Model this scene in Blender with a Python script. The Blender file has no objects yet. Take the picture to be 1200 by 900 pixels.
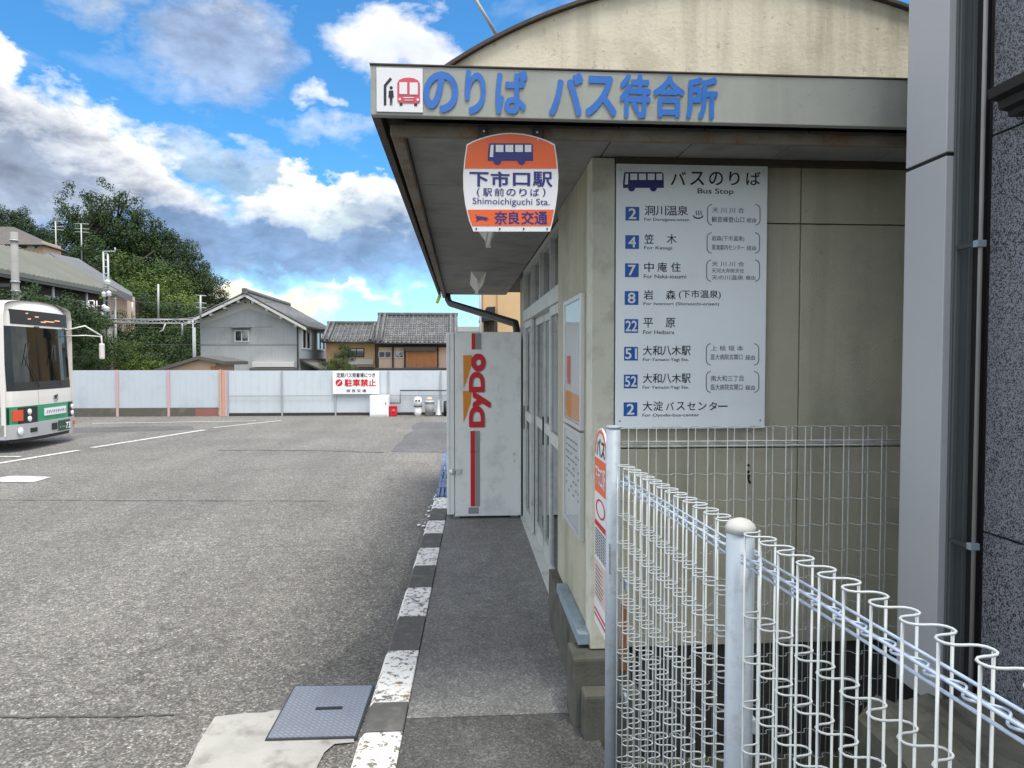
import bpy, bmesh, math, random
from mathutils import Vector, Matrix
R = math.radians
sc = bpy.context.scene
col = sc.collection
rnd = random.Random(7)

# ------------------------------------------------------------------ camera
CAM = Vector((0, 0, 1.68))
cd = bpy.data.cameras.new('camera')
cam = bpy.data.objects.new('camera', cd)
col.objects.link(cam)
cam.location = CAM
cam.rotation_euler = (R(90 - 1.98), 0, R(-3.95))
cd.sensor_width = 36
cd.lens = 25.2
cd.clip_start = .05
cd.clip_end = 3000
sc.camera = cam
sc.view_settings.view_transform = 'Standard'
sc.view_settings.look = 'None'
sc.view_settings.gamma = 1
sc.view_settings.exposure = 1.08
sc.view_settings.use_curve_mapping = False
CM = cam.rotation_euler.to_matrix()

def at(px, py, Y):
    """point of the place at depth Y that the photograph shows at (px, py)"""
    d = CM @ Vector(((px - 600) / 840, -(py - 450) / 840, -1))
    return CAM + d * (Y / d.y)

def gx(px, py, z=0):
    d = CM @ Vector(((px - 600) / 840, -(py - 450) / 840, -1))
    return CAM + d * ((z - CAM.z) / d.z)

# ------------------------------------------------------------------ sky
SUN_EL, SUN_AZ = 70, 150          # azimuth from +Y towards +X
w = bpy.data.worlds.new('World')
sc.world = w
w.use_nodes = True
nt = w.node_tree
nt.nodes.clear()
def wn(t, **k):
    n = nt.nodes.new(t)
    for a, b in k.items(): setattr(n, a, b)
    return n
def wm(op, a, b=None, c=None, clamp=False):
    n = nt.nodes.new('ShaderNodeMath'); n.operation = op; n.use_clamp = clamp
    for i, v in enumerate((a, b, c)):
        if v is None: continue
        if isinstance(v, (int, float)): n.inputs[i].default_value = v
        else: nt.links.new(v, n.inputs[i])
    return n.outputs[0]
def wmix(f, a, b):
    n = nt.nodes.new('ShaderNodeMix'); n.data_type = 'RGBA'
    for s, v in ((n.inputs[0], f), (n.inputs[6], a), (n.inputs[7], b)):
        if isinstance(v, (int, float)): s.default_value = v
        elif isinstance(v, tuple): s.default_value = (*v, 1)
        else: nt.links.new(v, s)
    return n.outputs[2]
tc = wn('ShaderNodeTexCoord')
sep = wn('ShaderNodeSeparateXYZ'); nt.links.new(tc.outputs['Generated'], sep.inputs[0])
az = wm('MULTIPLY', wm('ARCTAN2', sep.outputs[0], sep.outputs[1]), 57.2958)
el = wm('MULTIPLY', wm('ARCSINE', sep.outputs[2]), 57.2958)
az0, el0 = az, el
sky = wn('ShaderNodeTexSky')
sky.sky_type = 'NISHITA'; sky.sun_disc = False
sky.sun_elevation = R(SUN_EL); sky.sun_rotation = R(SUN_AZ)
sky.air_density = 1.0; sky.dust_density = .3; sky.ozone_density = 1.5
SKY = .080
def cnoise(scale, detail, zs, rough=.55, off=0):
    m = wn('ShaderNodeMapping'); m.inputs['Scale'].default_value = (1, 1, zs)
    m.inputs['Location'].default_value = (off, off * .7, 0)
    nt.links.new(tc.outputs['Generated'], m.inputs[0])
    n = wn('ShaderNodeTexNoise'); n.inputs['Scale'].default_value = scale
    n.inputs['Detail'].default_value = detail; n.inputs['Roughness'].default_value = rough
    n.inputs['Distortion'].default_value = .25
    nt.links.new(m.outputs[0], n.inputs[0])
    return n.outputs[0]
n1 = wm('SUBTRACT', cnoise(7, 9, 1.9, .6), .5)
n2 = wm('SUBTRACT', cnoise(3.2, 6, 2.6, .6, 3.1), .5)
n3 = wm('SUBTRACT', cnoise(20, 6, 2.0, .62, 5.3), .5)
# billows: push the cloud outlines about by noise of two sizes
def warp(v, a, b, c): return wm('ADD', v, wm('ADD', wm('MULTIPLY', a, c), b))
w1 = wm('SUBTRACT', cnoise(9, 5, 1.6, .55, 11.0), .5); w2 = wm('SUBTRACT', cnoise(9, 5, 1.6, .55, 23.0), .5)
w3 = wm('SUBTRACT', cnoise(30, 5, 1.4, .6, 31.0), .5); w4 = wm('SUBTRACT', cnoise(30, 5, 1.4, .6, 43.0), .5)
az = warp(az, w1, wm('MULTIPLY', w3, 3.0), 9.0); el = warp(el, w2, wm('MULTIPLY', w4, 2.6), 7.0)
# clear sky: nishita, pushed a little towards the saturated blue of the photograph, pale at the horizon
skyc = wmix(1.0, (0, 0, 0), sky.outputs[0])
tint = wn('ShaderNodeMix', data_type='RGBA', blend_type='MULTIPLY'); tint.inputs[0].default_value = 1
nt.links.new(skyc, tint.inputs[6]); tint.inputs[7].default_value = (.40 * SKY, .95 * SKY, 1.28 * SKY, 1)
hz = wm('SUBTRACT', 1.0, wm('DIVIDE', el0, 13.0, clamp=True), clamp=True)
cur = wmix(wm('MULTIPLY', hz, .75), tint.outputs[2], (.38, .52, .60))
WHITE = (.60, .59, .575)
CREAM = (.60, .53, .43)
def ramp01(x, a, b):
    return wm('DIVIDE', wm('SUBTRACT', x, a), (b - a), clamp=True)
def lobe(a0, e0, sa, se, rot=0, soft=.25, k1=.9, k2=.8, k3=.5, lit=WHITE, shade=(.17, .235, .34), top=.35, bot=-.5, amt=1.0):
    global cur
    da = wm('SUBTRACT', az, a0); de = wm('SUBTRACT', el, e0)
    c, s = math.cos(R(rot)), math.sin(R(rot))
    u = wm('DIVIDE', wm('ADD', wm('MULTIPLY', da, c), wm('MULTIPLY', de, s)), sa)
    v = wm('DIVIDE', wm('SUBTRACT', wm('MULTIPLY', de, c), wm('MULTIPLY', da, s)), se)
    r = wm('SQRT', wm('ADD', wm('MULTIPLY', u, u), wm('MULTIPLY', v, v)))
    nn = wm('ADD', wm('MULTIPLY', n1, k1), wm('ADD', wm('MULTIPLY', n2, k2), wm('MULTIPLY', n3, k3)))
    dens = wm('ADD', wm('SUBTRACT', 1.0, r), nn)
    mask = wm('MULTIPLY', ramp01(dens, 0, soft), amt)
    lv = wm('ADD', v, wm('ADD', wm('MULTIPLY', n1, 1.5), wm('MULTIPLY', n3, 1.2)))
    # thin rims are bright, thick middles grey
    lv = wm('SUBTRACT', lv, wm('MULTIPLY', wm('MINIMUM', dens, .8), .55))
    f = ramp01(lv, bot, top)
    sv = ramp01(wm('ADD', wm('MULTIPLY', n1, .8), wm('ADD', wm('MULTIPLY', w2, .9), wm('MULTIPLY', n3, .7))), -.28, .28)
    cur = wmix(mask, cur, wmix(f, wmix(sv, tuple(x * .78 for x in shade), tuple(min(x * 1.75, .5) for x in shade)), lit))
G1 = (.19, .23, .31)
# scattered cloud all over the sky (also beyond the frame)
gen = ramp01(wm('ADD', wm('MULTIPLY', n2, 1.2), wm('MULTIPLY', n1, .9)), .10, .45)
cur = wmix(wm('MULTIPLY', gen, .55), cur, (.42, .46, .52))
# unseen cloud past the frame, added brighter than the rest to lift ambient light
gen2 = ramp01(wm('ADD', wm('MULTIPLY', n2, 1.6), wm('MULTIPLY', n1, .9)), -.22, .12)
far_ = wm('MAXIMUM', ramp01(el0, 28, 45), wm('MAXIMUM', ramp01(az0, 8, 25), ramp01(wm('MULTIPLY', az0, -1), 42, 60)))
cur = wmix(wm('MULTIPLY', wm('MULTIPLY', gen2, far_), .95), cur, wmix(ramp01(n1, -.12, .15), (1.15, 1.09, 1.0), (.90, .88, .85)))
for L in SKY_LOBES if 'SKY_LOBES' in globals() else [
    # az, el, half width, half height, rotation
    dict(a0=-33, e0=18.8, sa=3.4, se=2.6, top=.2, bot=-.9, shade=(.30, .34, .42)),
    dict(a0=-25.5, e0=24.5, sa=4.0, se=3.2, rot=-25, soft=.6, shade=G1, amt=.85, top=1.2, bot=-.6),
    dict(a0=-18.3, e0=22.6, sa=5.3, se=4.4, rot=-8, soft=.5, shade=(.15, .195, .28), top=1.3, bot=-.3, amt=.92),
    dict(a0=-4.6, e0=23.2, sa=6.5, se=2.4, rot=-8, soft=.5, top=.1, bot=-1.6, shade=(.34, .38, .47), amt=.8),
    dict(a0=-11.5, e0=19.6, sa=1.8, se=1.0, rot=-20, soft=.7, amt=.7, top=-.2, bot=-1.5),
    dict(a0=-10.5, e0=17.0, sa=4.2, se=1.2, rot=5, soft=.8, amt=.45, top=.2, bot=-1.5),
    dict(a0=-15.5, e0=12.6, sa=7.5, se=2.3, rot=-20, soft=.5, shade=(.17, .235, .35), top=1.6, bot=-.3, amt=.85),
    dict(a0=-31.5, e0=10.6, sa=17, se=9.0, rot=-27, soft=.18, k1=.55, k2=.35, k3=.4, shade=(.14, .17, .225), top=.85, bot=.05),
    dict(a0=-9, e0=11.3, sa=8.5, se=3.6, rot=3, soft=.16, k1=.7, k2=.4, k3=.4, top=.35, bot=-.45, shade=(.24, .30, .42)),
    dict(a0=-14, e0=8.6, sa=20, se=2.6, soft=.5, shade=(.105, .165, .27), top=1.8, bot=.1, amt=.95),
    dict(a0=-17, e0=4.3, sa=8, se=2.0, soft=.35, k1=.6, k2=.4, lit=CREAM, shade=(.28, .33, .42), top=-.1, bot=-1.1),
    dict(a0=-8.0, e0=5.8, sa=4, se=.9, soft=.5, lit=CREAM, shade=(.34, .38, .46), top=0, bot=-1.2, amt=.8),
]:
    lobe(**L)
bg = wn('ShaderNodeBackground'); bg.inputs[1].default_value = 1.0
# below the horizon the world is plain ground colour
below = ramp01(el0, -1.0, .2)
nt.links.new(wmix(below, (.10, .10, .095), cur), bg.inputs[0])
wo = wn('ShaderNodeOutputWorld'); nt.links.new(bg.outputs[0], wo.inputs[0])

# ------------------------------------------------------------------ sun (behind broken cloud: weak and very soft)
sd = bpy.data.lights.new('sun', 'SUN')
sd.energy = 2.0; sd.angle = R(20); sd.color = (1, .95, .87)
sun = bpy.data.objects.new('sun', sd); col.objects.link(sun)
sdir = Vector((math.sin(R(SUN_AZ)) * math.cos(R(SUN_EL)), math.cos(R(SUN_AZ)) * math.cos(R(SUN_EL)), math.sin(R(SUN_EL))))
sun.rotation_euler = sdir.to_track_quat('Z', 'Y').to_euler()
sun.location = (-10, -10, 20)

# ------------------------------------------------------------------ materials
def mat(name, c, rough=.7, c2=None, scale=6, mixamt=.5, detail=5, bump=0, bscale=60, metal=0, spec=.4,
        dirt=None, dscale=2.5, damt=.5, streak=0, dz=None, coat=0, emit=None, estr=0, stretch=None, contrast=.25):
    m = bpy.data.materials.new(name); m.use_nodes = True
    n = m.node_tree.nodes; l = m.node_tree.links; b = n['Principled BSDF']
    b.inputs['Roughness'].default_value = rough; b.inputs['Metallic'].default_value = metal
    b.inputs['Specular IOR Level'].default_value = spec
    if coat: b.inputs['Coat Weight'].default_value = coat
    t = n.new('ShaderNodeTexCoord'); src = t.outputs['Object']
    if stretch:
        mp = n.new('ShaderNodeMapping'); mp.inputs['Scale'].default_value = stretch
        l.new(src, mp.inputs[0]); vec = mp.outputs[0]
    else: vec = src
    def noise(sc_, det, r=.6, v=None):
        q = n.new('ShaderNodeTexNoise'); q.inputs['Scale'].default_value = sc_
        q.inputs['Detail'].default_value = det; q.inputs['Roughness'].default_value = r
        l.new(v or vec, q.inputs[0]); return q.outputs[0]
    def rmp(x, a, b_):
        q = n.new('ShaderNodeMapRange'); q.inputs[1].default_value = a; q.inputs[2].default_value = b_
        l.new(x, q.inputs[0]); return q.outputs[0]
    def mx(f, a, b_):
        q = n.new('ShaderNodeMix'); q.data_type = 'RGBA'
        for s, v in ((q.inputs[0], f), (q.inputs[6], a), (q.inputs[7], b_)):
            if isinstance(v, (int, float)): s.default_value = v
            elif isinstance(v, tuple): s.default_value = (*v, 1)
            else: l.new(v, s)
        return q.outputs[2]
    def mul(a, b_):
        q = n.new('ShaderNodeMath'); q.operation = 'MULTIPLY'
        for i, v in enumerate((a, b_)):
            if isinstance(v, (int, float)): q.inputs[i].default_value = v
            else: l.new(v, q.inputs[i])
        return q.outputs[0]
    if c2 is None: c2 = tuple(x * .82 for x in c)
    cc = mx(mul(rmp(noise(scale, detail), .5 - contrast, .5 + contrast), mixamt), c, c2)
    if dirt is not None:
        f = rmp(noise(dscale, 8, .65), .5, .66)
        cc = mx(mul(f, damt), cc, dirt)
    if streak:                       # runs of dirt washed down the face
        ms = n.new('ShaderNodeMapping'); ms.inputs['Scale'].default_value = (9, 9, .55); l.new(src, ms.inputs[0])
        cc = mx(mul(rmp(noise(1.0, 6, .6, ms.outputs[0]), .48, .72), streak), cc, dirt)
        cc = mx(mul(rmp(noise(26, 9, .75), .60, .64), streak * .8), cc, tuple(x * .6 for x in dirt))
    l.new(cc, b.inputs['Base Color'])
    if emit: b.inputs['Emission Color'].default_value = (*emit, 1); b.inputs['Emission Strength'].default_value = estr
    if bump:
        bp = n.new('ShaderNodeBump'); bp.inputs['Strength'].default_value = bump; bp.inputs['Distance'].default_value = .004
        l.new(noise(bscale, 4), bp.inputs['Height']); l.new(bp.outputs[0], b.inputs['Normal'])
    m['mx'] = 1
    return m

def nodes_of(m):
    return m.node_tree.nodes, m.node_tree.links, m.node_tree.nodes['Principled BSDF']

def asphalt(name, lo, hi, chip=.35, base=1.0, big=(.75, 1.1), sc1=135, crack=.72, bumpd=.003, fleck=1.45):
    """worn asphalt: angular stone chips in a dark binder, broad tonal patches, cracks"""
    m = bpy.data.materials.new(name); m.use_nodes = True
    n, l, b = nodes_of(m)
    t = n.new('ShaderNodeTexCoord').outputs['Object']
    v = n.new('ShaderNodeTexVoronoi'); v.inputs['Scale'].default_value = sc1; l.new(t, v.inputs[0])
    v2 = n.new('ShaderNodeTexVoronoi'); v2.inputs['Scale'].default_value = sc1 * .42; l.new(t, v2.inputs[0])
    sx = n.new('ShaderNodeSeparateColor'); l.new(v.outputs['Color'], sx.inputs[0])
    sy = n.new('ShaderNodeSeparateColor'); l.new(v2.outputs['Color'], sy.inputs[0])
    cr = n.new('ShaderNodeValToRGB'); l.new(sx.outputs[0], cr.inputs[0])
    e = cr.color_ramp.elements
    e[0].position = .0; e[0].color = (*[x * .62 for x in lo], 1)
    e[1].position = 1; e[1].color = (*[min(.7, x * fleck) for x in hi], 1)
    q = e.new(.45); q.color = (*lo, 1)
    q = e.new(.80); q.color = (*hi, 1)
    q = e.new(.93); q.color = (*[x * 1.12 for x in hi], 1)
    cr2 = n.new('ShaderNodeMapRange'); l.new(sy.outputs[1], cr2.inputs[0])
    cr2.inputs[1].default_value = .5; cr2.inputs[2].default_value = 1; cr2.inputs[3].default_value = .8; cr2.inputs[4].default_value = 1.25
    no = n.new('ShaderNodeTexNoise'); no.inputs['Scale'].default_value = .55; no.inputs['Detail'].default_value = 7; no.inputs['Roughness'].default_value = .6; l.new(t, no.inputs[0])
    mr = n.new('ShaderNodeMapRange'); l.new(no.outputs[0], mr.inputs[0])
    mr.inputs[1].default_value = .3; mr.inputs[2].default_value = .7; mr.inputs[3].default_value = big[0]; mr.inputs[4].default_value = big[1]
    no4 = n.new('ShaderNodeTexNoise'); no4.inputs['Scale'].default_value = 9; no4.inputs['Detail'].default_value = 5; l.new(t, no4.inputs[0])
    mr4 = n.new('ShaderNodeMapRange'); l.new(no4.outputs[0], mr4.inputs[0])
    mr4.inputs[1].default_value = .3; mr4.inputs[2].default_value = .7; mr4.inputs[3].default_value = .86; mr4.inputs[4].default_value = 1.14
    # wheel-polished lanes: long faint streaks
    mp5 = n.new('ShaderNodeMapping'); mp5.inputs['Scale'].default_value = (.9, .10, 1); mp5.inputs['Rotation'].default_value = (0, 0, R(58)); l.new(t, mp5.inputs[0])
    no5 = n.new('ShaderNodeTexNoise'); no5.inputs['Scale'].default_value = 1.6; no5.inputs['Detail'].default_value = 4; l.new(mp5.outputs[0], no5.inputs[0])
    mr5 = n.new('ShaderNodeMapRange'); l.new(no5.outputs[0], mr5.inputs[0]); mr5.inputs[1].default_value = .35; mr5.inputs[2].default_value = .65; mr5.inputs[3].default_value = .90; mr5.inputs[4].default_value = 1.08
    mm5 = n.new('ShaderNodeMath'); mm5.operation = 'MULTIPLY'; l.new(mr5.outputs[0], mm5.inputs[0]); l.new(mr4.outputs[0], mm5.inputs[1])
    # cracks
    vc = n.new('ShaderNodeTexVoronoi'); vc.feature = 'DISTANCE_TO_EDGE'; vc.inputs['Scale'].default_value = .33
    nd = n.new('ShaderNodeTexNoise'); nd.inputs['Scale'].default_value = 2.2; nd.inputs['Detail'].default_value = 6; l.new(t, nd.inputs[0])
    va = n.new('ShaderNodeVectorMath'); va.operation = 'MULTIPLY_ADD'; l.new(nd.outputs[1], va.inputs[0]); va.inputs[1].default_value = (.9, .9, 0); l.new(t, va.inputs[2])
    l.new(va.outputs[0], vc.inputs[0])
    ck = n.new('ShaderNodeMapRange'); l.new(vc.outputs[0], ck.inputs[0]); ck.inputs[1].default_value = 0; ck.inputs[2].default_value = .004; ck.inputs[3].default_value = crack; ck.inputs[4].default_value = 1
    def mu(a, b_):
        qq = n.new('ShaderNodeMath'); qq.operation = 'MULTIPLY'; l.new(a, qq.inputs[0]); l.new(b_, qq.inputs[1]); return qq.outputs[0]
    f = mu(mu(mr.outputs[0], cr2.outputs[0]), mu(ck.outputs[0], mm5.outputs[0]))
    vm = n.new('ShaderNodeVectorMath'); vm.operation = 'SCALE'; l.new(cr.outputs[0], vm.inputs[0]); l.new(f, vm.inputs['Scale'])
    l.new(vm.outputs[0], b.inputs['Base Color'])
    b.inputs['Roughness'].default_value = .85; b.inputs['Specular IOR Level'].default_value = .35
    bp = n.new('ShaderNodeBump'); bp.inputs['Strength'].default_value = .7; bp.inputs['Distance'].default_value = bumpd
    l.new(sx.outputs[0], bp.inputs['Height']); l.new(bp.outputs[0], b.inputs['Normal'])
    return m

def worn_paint(name, paint, under, edge, cover=.5, scale=22):
    """road paint worn away in flakes, orange-brown where the edge has rubbed"""
    m = bpy.data.materials.new(name); m.use_nodes = True
    n, l, b = nodes_of(m)
    t = n.new('ShaderNodeTexCoord').outputs['Object']
    no = n.new('ShaderNodeTexNoise'); no.inputs['Scale'].default_value = scale; no.inputs['Detail'].default_value = 9; no.inputs['Roughness'].default_value = .72; l.new(t, no.inputs[0])
    mr = n.new('ShaderNodeMapRange'); l.new(no.outputs[0], mr.inputs[0]); mr.inputs[1].default_value = cover; mr.inputs[2].default_value = cover + .03
    n2_ = n.new('ShaderNodeTexNoise'); n2_.inputs['Scale'].default_value = 5; n2_.inputs['Detail'].default_value = 4; l.new(t, n2_.inputs[0])
    m2 = n.new('ShaderNodeMapRange'); l.new(n2_.outputs[0], m2.inputs[0]); m2.inputs[1].default_value = .5; m2.inputs[2].default_value = .7
    u = n.new('ShaderNodeMix'); u.data_type = 'RGBA'; l.new(m2.outputs[0], u.inputs[0]); u.inputs[6].default_value = (*under, 1); u.inputs[7].default_value = (*edge, 1)
    q = n.new('ShaderNodeMix'); q.data_type = 'RGBA'; l.new(mr.outputs[0], q.inputs[0]); q.inputs[6].default_value = (*paint, 1); l.new(u.outputs[2], q.inputs[7])
    l.new(q.outputs[2], b.inputs['Base Color']); b.inputs['Roughness'].default_value = .8
    bp = n.new('ShaderNodeBump'); bp.inputs['Strength'].default_value = .6; bp.inputs['Distance'].default_value = -.002
    l.new(mr.outputs[0], bp.inputs['Height']); l.new(bp.outputs[0], b.inputs['Normal'])
    return m

def glass(name, tint=(.75, .8, .8), refl=.25, opacity=.25, dark=(.02, .025, .03), ior=1.5):
    m = bpy.data.materials.new(name); m.use_nodes = True
    n = m.node_tree.nodes; l = m.node_tree.links; n.clear()
    tr = n.new('ShaderNodeBsdfTransparent'); tr.inputs[0].default_value = (*tint, 1)
    gl = n.new('ShaderNodeBsdfGlossy'); gl.inputs['Roughness'].default_value = .03; gl.inputs[0].default_value = (.95, .97, 1, 1)
    df = n.new('ShaderNodeBsdfDiffuse'); df.inputs[0].default_value = (*dark, 1)
    a = n.new('ShaderNodeMixShader'); a.inputs[0].default_value = opacity; l.new(tr.outputs[0], a.inputs[1]); l.new(df.outputs[0], a.inputs[2])
    lw = n.new('ShaderNodeLayerWeight'); lw.inputs[0].default_value = .5      # Schlick: the same from either side of the pane
    fr = n.new('ShaderNodeMath'); fr.operation = 'POWER'; l.new(lw.outputs['Facing'], fr.inputs[0]); fr.inputs[1].default_value = 5
    ad = n.new('ShaderNodeMath'); ad.operation = 'MULTIPLY_ADD'; ad.use_clamp = True; l.new(fr.outputs[0], ad.inputs[0]); ad.inputs[1].default_value = .9 if ior > 1.3 else .25; ad.inputs[2].default_value = refl + (.04 if ior > 1.3 else 0)
    c = n.new('ShaderNodeMixShader'); l.new(ad.outputs[0], c.inputs[0]); l.new(a.outputs[0], c.inputs[1]); l.new(gl.outputs[0], c.inputs[2])
    o = n.new('ShaderNodeOutputMaterial'); l.new(c.outputs[0], o.inputs[0])
    return m

def foliage(name, lo, hi):
    m = bpy.data.materials.new(name); m.use_nodes = True
    n, l, b = nodes_of(m)
    t = n.new('ShaderNodeTexCoord').outputs['Object']
    no = n.new('ShaderNodeTexNoise'); no.inputs['Scale'].default_value = .55; no.inputs['Detail'].default_value = 6; l.new(t, no.inputs[0])
    oi = n.new('ShaderNodeObjectInfo')
    ge = n.new('ShaderNodeNewGeometry')
    a = n.new('ShaderNodeMath'); a.operation = 'MULTIPLY_ADD'; l.new(ge.outputs['Random Per Island'], a.inputs[0]); a.inputs[1].default_value = .5; l.new(no.outputs[0], a.inputs[2])
    a2 = n.new('ShaderNodeMath'); a2.operation = 'MULTIPLY_ADD'; l.new(oi.outputs['Random'], a2.inputs[0]); a2.inputs[1].default_value = .45; l.new(a.outputs[0], a2.inputs[2])
    mr = n.new('ShaderNodeMapRange'); l.new(a2.outputs[0], mr.inputs[0]); mr.inputs[1].default_value = .45; mr.inputs[2].default_value = 1.3
    q = n.new('ShaderNodeMix'); q.data_type = 'RGBA'; l.new(mr.outputs[0], q.inputs[0]); q.inputs[6].default_value = (*lo, 1); q.inputs[7].default_value = (*hi, 1)
    l.new(q.outputs[2], b.inputs['Base Color']); b.inputs['Roughness'].default_value = .65; b.inputs['Specular IOR Level'].default_value = .25
    return m

def granite(name):
    m = bpy.data.materials.new(name); m.use_nodes = True
    n, l, b = nodes_of(m)
    t = n.new('ShaderNodeTexCoord').outputs['Object']
    v = n.new('ShaderNodeTexVoronoi'); v.inputs['Scale'].default_value = 300; l.new(t, v.inputs[0])
    s = n.new('ShaderNodeSeparateColor'); l.new(v.outputs['Color'], s.inputs[0])
    no = n.new('ShaderNodeTexNoise'); no.inputs['Scale'].default_value = 110; no.inputs['Detail'].default_value = 3; l.new(t, no.inputs[0])
    a = n.new('ShaderNodeMath'); a.operation = 'MULTIPLY_ADD'; l.new(no.outputs[0], a.inputs[0]); a.inputs[1].default_value = .9; l.new(s.outputs[0], a.inputs[2])
    cr = n.new('ShaderNodeValToRGB'); l.new(a.outputs[0], cr.inputs[0]); e = cr.color_ramp.elements
    e[0].position = .45; e[0].color = (.016, .017, .02, 1); e[1].position = 1.0; e[1].color = (.04, .043, .05, 1)
    q = e.new(.82); q.color = (.035, .038, .045, 1)
    cr.color_ramp.elements[-1].color = (.19, .20, .235, 1)
    mr = n.new('ShaderNodeMapRange'); l.new(a.outputs[0], mr.inputs[0]); mr.inputs[1].default_value = 1.15; mr.inputs[2].default_value = 1.45
    mx = n.new('ShaderNodeMix'); mx.data_type = 'RGBA'; l.new(mr.outputs[0], mx.inputs[0]); l.new(cr.outputs[0], mx.inputs[6]); mx.inputs[7].default_value = (.24, .255, .29, 1)
    l.new(mx.outputs[2], b.inputs['Base Color']); b.inputs['Roughness'].default_value = .35
    return m

M = {}
M['asphalt'] = asphalt('worn asphalt', (.152, .146, .133), (.235, .228, .208), big=(.82, 1.12), fleck=2.0, sc1=120)
M['asphalt_new'] = asphalt('newer asphalt', (.11, .112, .115), (.165, .165, .168), big=(.85, 1.1))
M['asphalt_damp'] = asphalt('fine damp asphalt', (.125, .122, .112), (.19, .187, .175), big=(.75, 1.15))
M['concrete'] = asphalt('walkway concrete', (.20, .20, .193), (.24, .24, .232), big=(.72, 1.12), sc1=210, crack=1, bumpd=.001)
M['concrete_light'] = mat('light concrete', (.44, .43, .40), .85, (.30, .30, .275), 5, .8, 8, .5, 90, dirt=(.18, .17, .15), dscale=6, damt=.7)
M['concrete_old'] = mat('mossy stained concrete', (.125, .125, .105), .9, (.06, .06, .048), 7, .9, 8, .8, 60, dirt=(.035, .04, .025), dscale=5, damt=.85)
M['footing_dark'] = mat('shade toned dark footing', (.055, .055, .048), .9, (.03, .03, .026), 4, .9, 8, .8, 60, dirt=(.10, .10, .085), dscale=5, damt=.5)  # near-black tone puts the gap's shade into the footing colour
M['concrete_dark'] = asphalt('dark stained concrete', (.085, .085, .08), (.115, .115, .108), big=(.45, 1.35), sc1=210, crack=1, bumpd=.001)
M['joint_tar'] = mat('black tar in a joint', (.06, .058, .052), .9, (.12, .115, .105), 14, .9)
M['kerb_dark'] = mat('bare grey kerb stone', (.115, .115, .108), .85, (.07, .07, .066), 9, .8, 8, .6, 120, dirt=(.20, .19, .17), dscale=12, damt=.5)
M['kerb_white'] = worn_paint('flaking white kerb paint', (.78, .78, .75), (.16, .15, .135), (.30, .19, .08), .535, 30)
M['line_white'] = worn_paint('worn road line', (.62, .62, .60), (.24, .24, .23), (.24, .235, .22), .525, 30)
M['wall'] = mat('beige render', (.47, .455, .355), .85, (.40, .39, .31), 3, .8, 8, 1.0, 210, dirt=(.24, .24, .185), dscale=2.2, damt=.5, streak=.45)
M['wall_cream'] = mat('cream stained gable render', (.72, .67, .53), .9, (.62, .575, .45), 3.5, .8, 8, .5, 60, dirt=(.30, .27, .19), dscale=3.2, damt=.4, streak=.55)
M['pilaster'] = mat('pale green grey painted steel', (.58, .59, .50), .6, (.50, .51, .44), 5, .7, 6, .2, 60, dirt=(.25, .24, .19), dscale=7, damt=.5)
M['fascia'] = mat('dull grey green fascia sheet', (.37, .385, .345), .55, (.29, .305, .28), 2.2, .8, 7, .15, 50, dirt=(.22, .225, .195), dscale=2.0, damt=.6, streak=.4)
M['rust'] = mat('rusty painted steel', (.24, .23, .205), .85, (.15, .115, .085), 8, .9, 8, .5, 120, dirt=(.19, .085, .035), dscale=9, damt=.9)
M['rust_orange'] = mat('orange brown rust', (.32, .13, .04), .85, (.18, .07, .03), 20, .9)
M['dark_trim'] = mat('dark brown trim', (.055, .05, .045), .7, (.09, .065, .05), 10, .7, 6, dirt=(.12, .07, .04), dscale=8, damt=.5)
M['soffit'] = mat('grey soffit board', (.29, .29, .285), .8, (.24, .24, .235), 2, .7, 6, dirt=(.10, .10, .10), dscale=2.5, damt=.5)
M['alu'] = mat('weathered aluminium', (.58, .60, .58), .42, (.48, .50, .49), 9, .6, 5, metal=.25, dirt=(.22, .23, .23), dscale=8, damt=.4)
M['alu_bright'] = mat('bright aluminium', (.62, .64, .65), .35, None, 9, .5, 5, metal=.5)
M['black'] = mat('black rubber and steel', (.012, .012, .013), .5, (.02, .02, .02), 10)
M['steel_dark'] = mat('dark grey painted steel', (.035, .038, .042), .45, (.055, .058, .06), 8, .6)
M['blue_sill'] = mat('blue grey flashing', (.25, .32, .37), .5, (.19, .25, .29), 9, .7, 6, dirt=(.12, .12, .11), dscale=9, damt=.5)
M['board'] = mat('cool white sign board', (.83, .89, .93), .32, (.79, .86, .91), 1.2, .8, 4, spec=.5, dirt=(.66, .69, .72), dscale=2, damt=.35)
M['white'] = mat('white enamel', (.80, .80, .79), .35, (.70, .70, .69), 6, .5, 6)
M['white_plate'] = mat('white sign plate', (.78, .78, .80), .35, (.72, .72, .74), 6, .5, 5)
M['orange'] = mat('orange print', (.80, .135, .03), .4, (.72, .11, .025), 6, .5)
M['orange_bar'] = mat('amber print', (.68, .25, .02), .4)
M['navy'] = mat('navy print', (.022, .025, .17), .4, (.03, .035, .2), 20)
M['ink'] = mat('black print', (.015, .017, .03), .45)
M['ink_grey'] = mat('grey print', (.085, .10, .13), .45)
M['blue_letter'] = mat('blue acrylic letters', (.030, .15, .50), .35, (.045, .18, .56), 12, .6, 6, dirt=(.02, .10, .36), dscale=12, damt=.5)
M['blue_sq'] = mat('route blue print', (.012, .115, .44), .4, None)
M['red'] = mat('red print', (.56, .012, .025), .4, (.48, .01, .02), 8)
M['pink_red'] = mat('faded red print', (.62, .09, .13), .45)
M['grey_print'] = mat('grey print bar', (.27, .29, .30), .45)
M['vend'] = mat('vending machine enamel', (.76, .79, .78), .3, (.70, .73, .72), 1.6, .8, 6, spec=.5, dirt=(.40, .42, .42), dscale=5, damt=.45)
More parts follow.
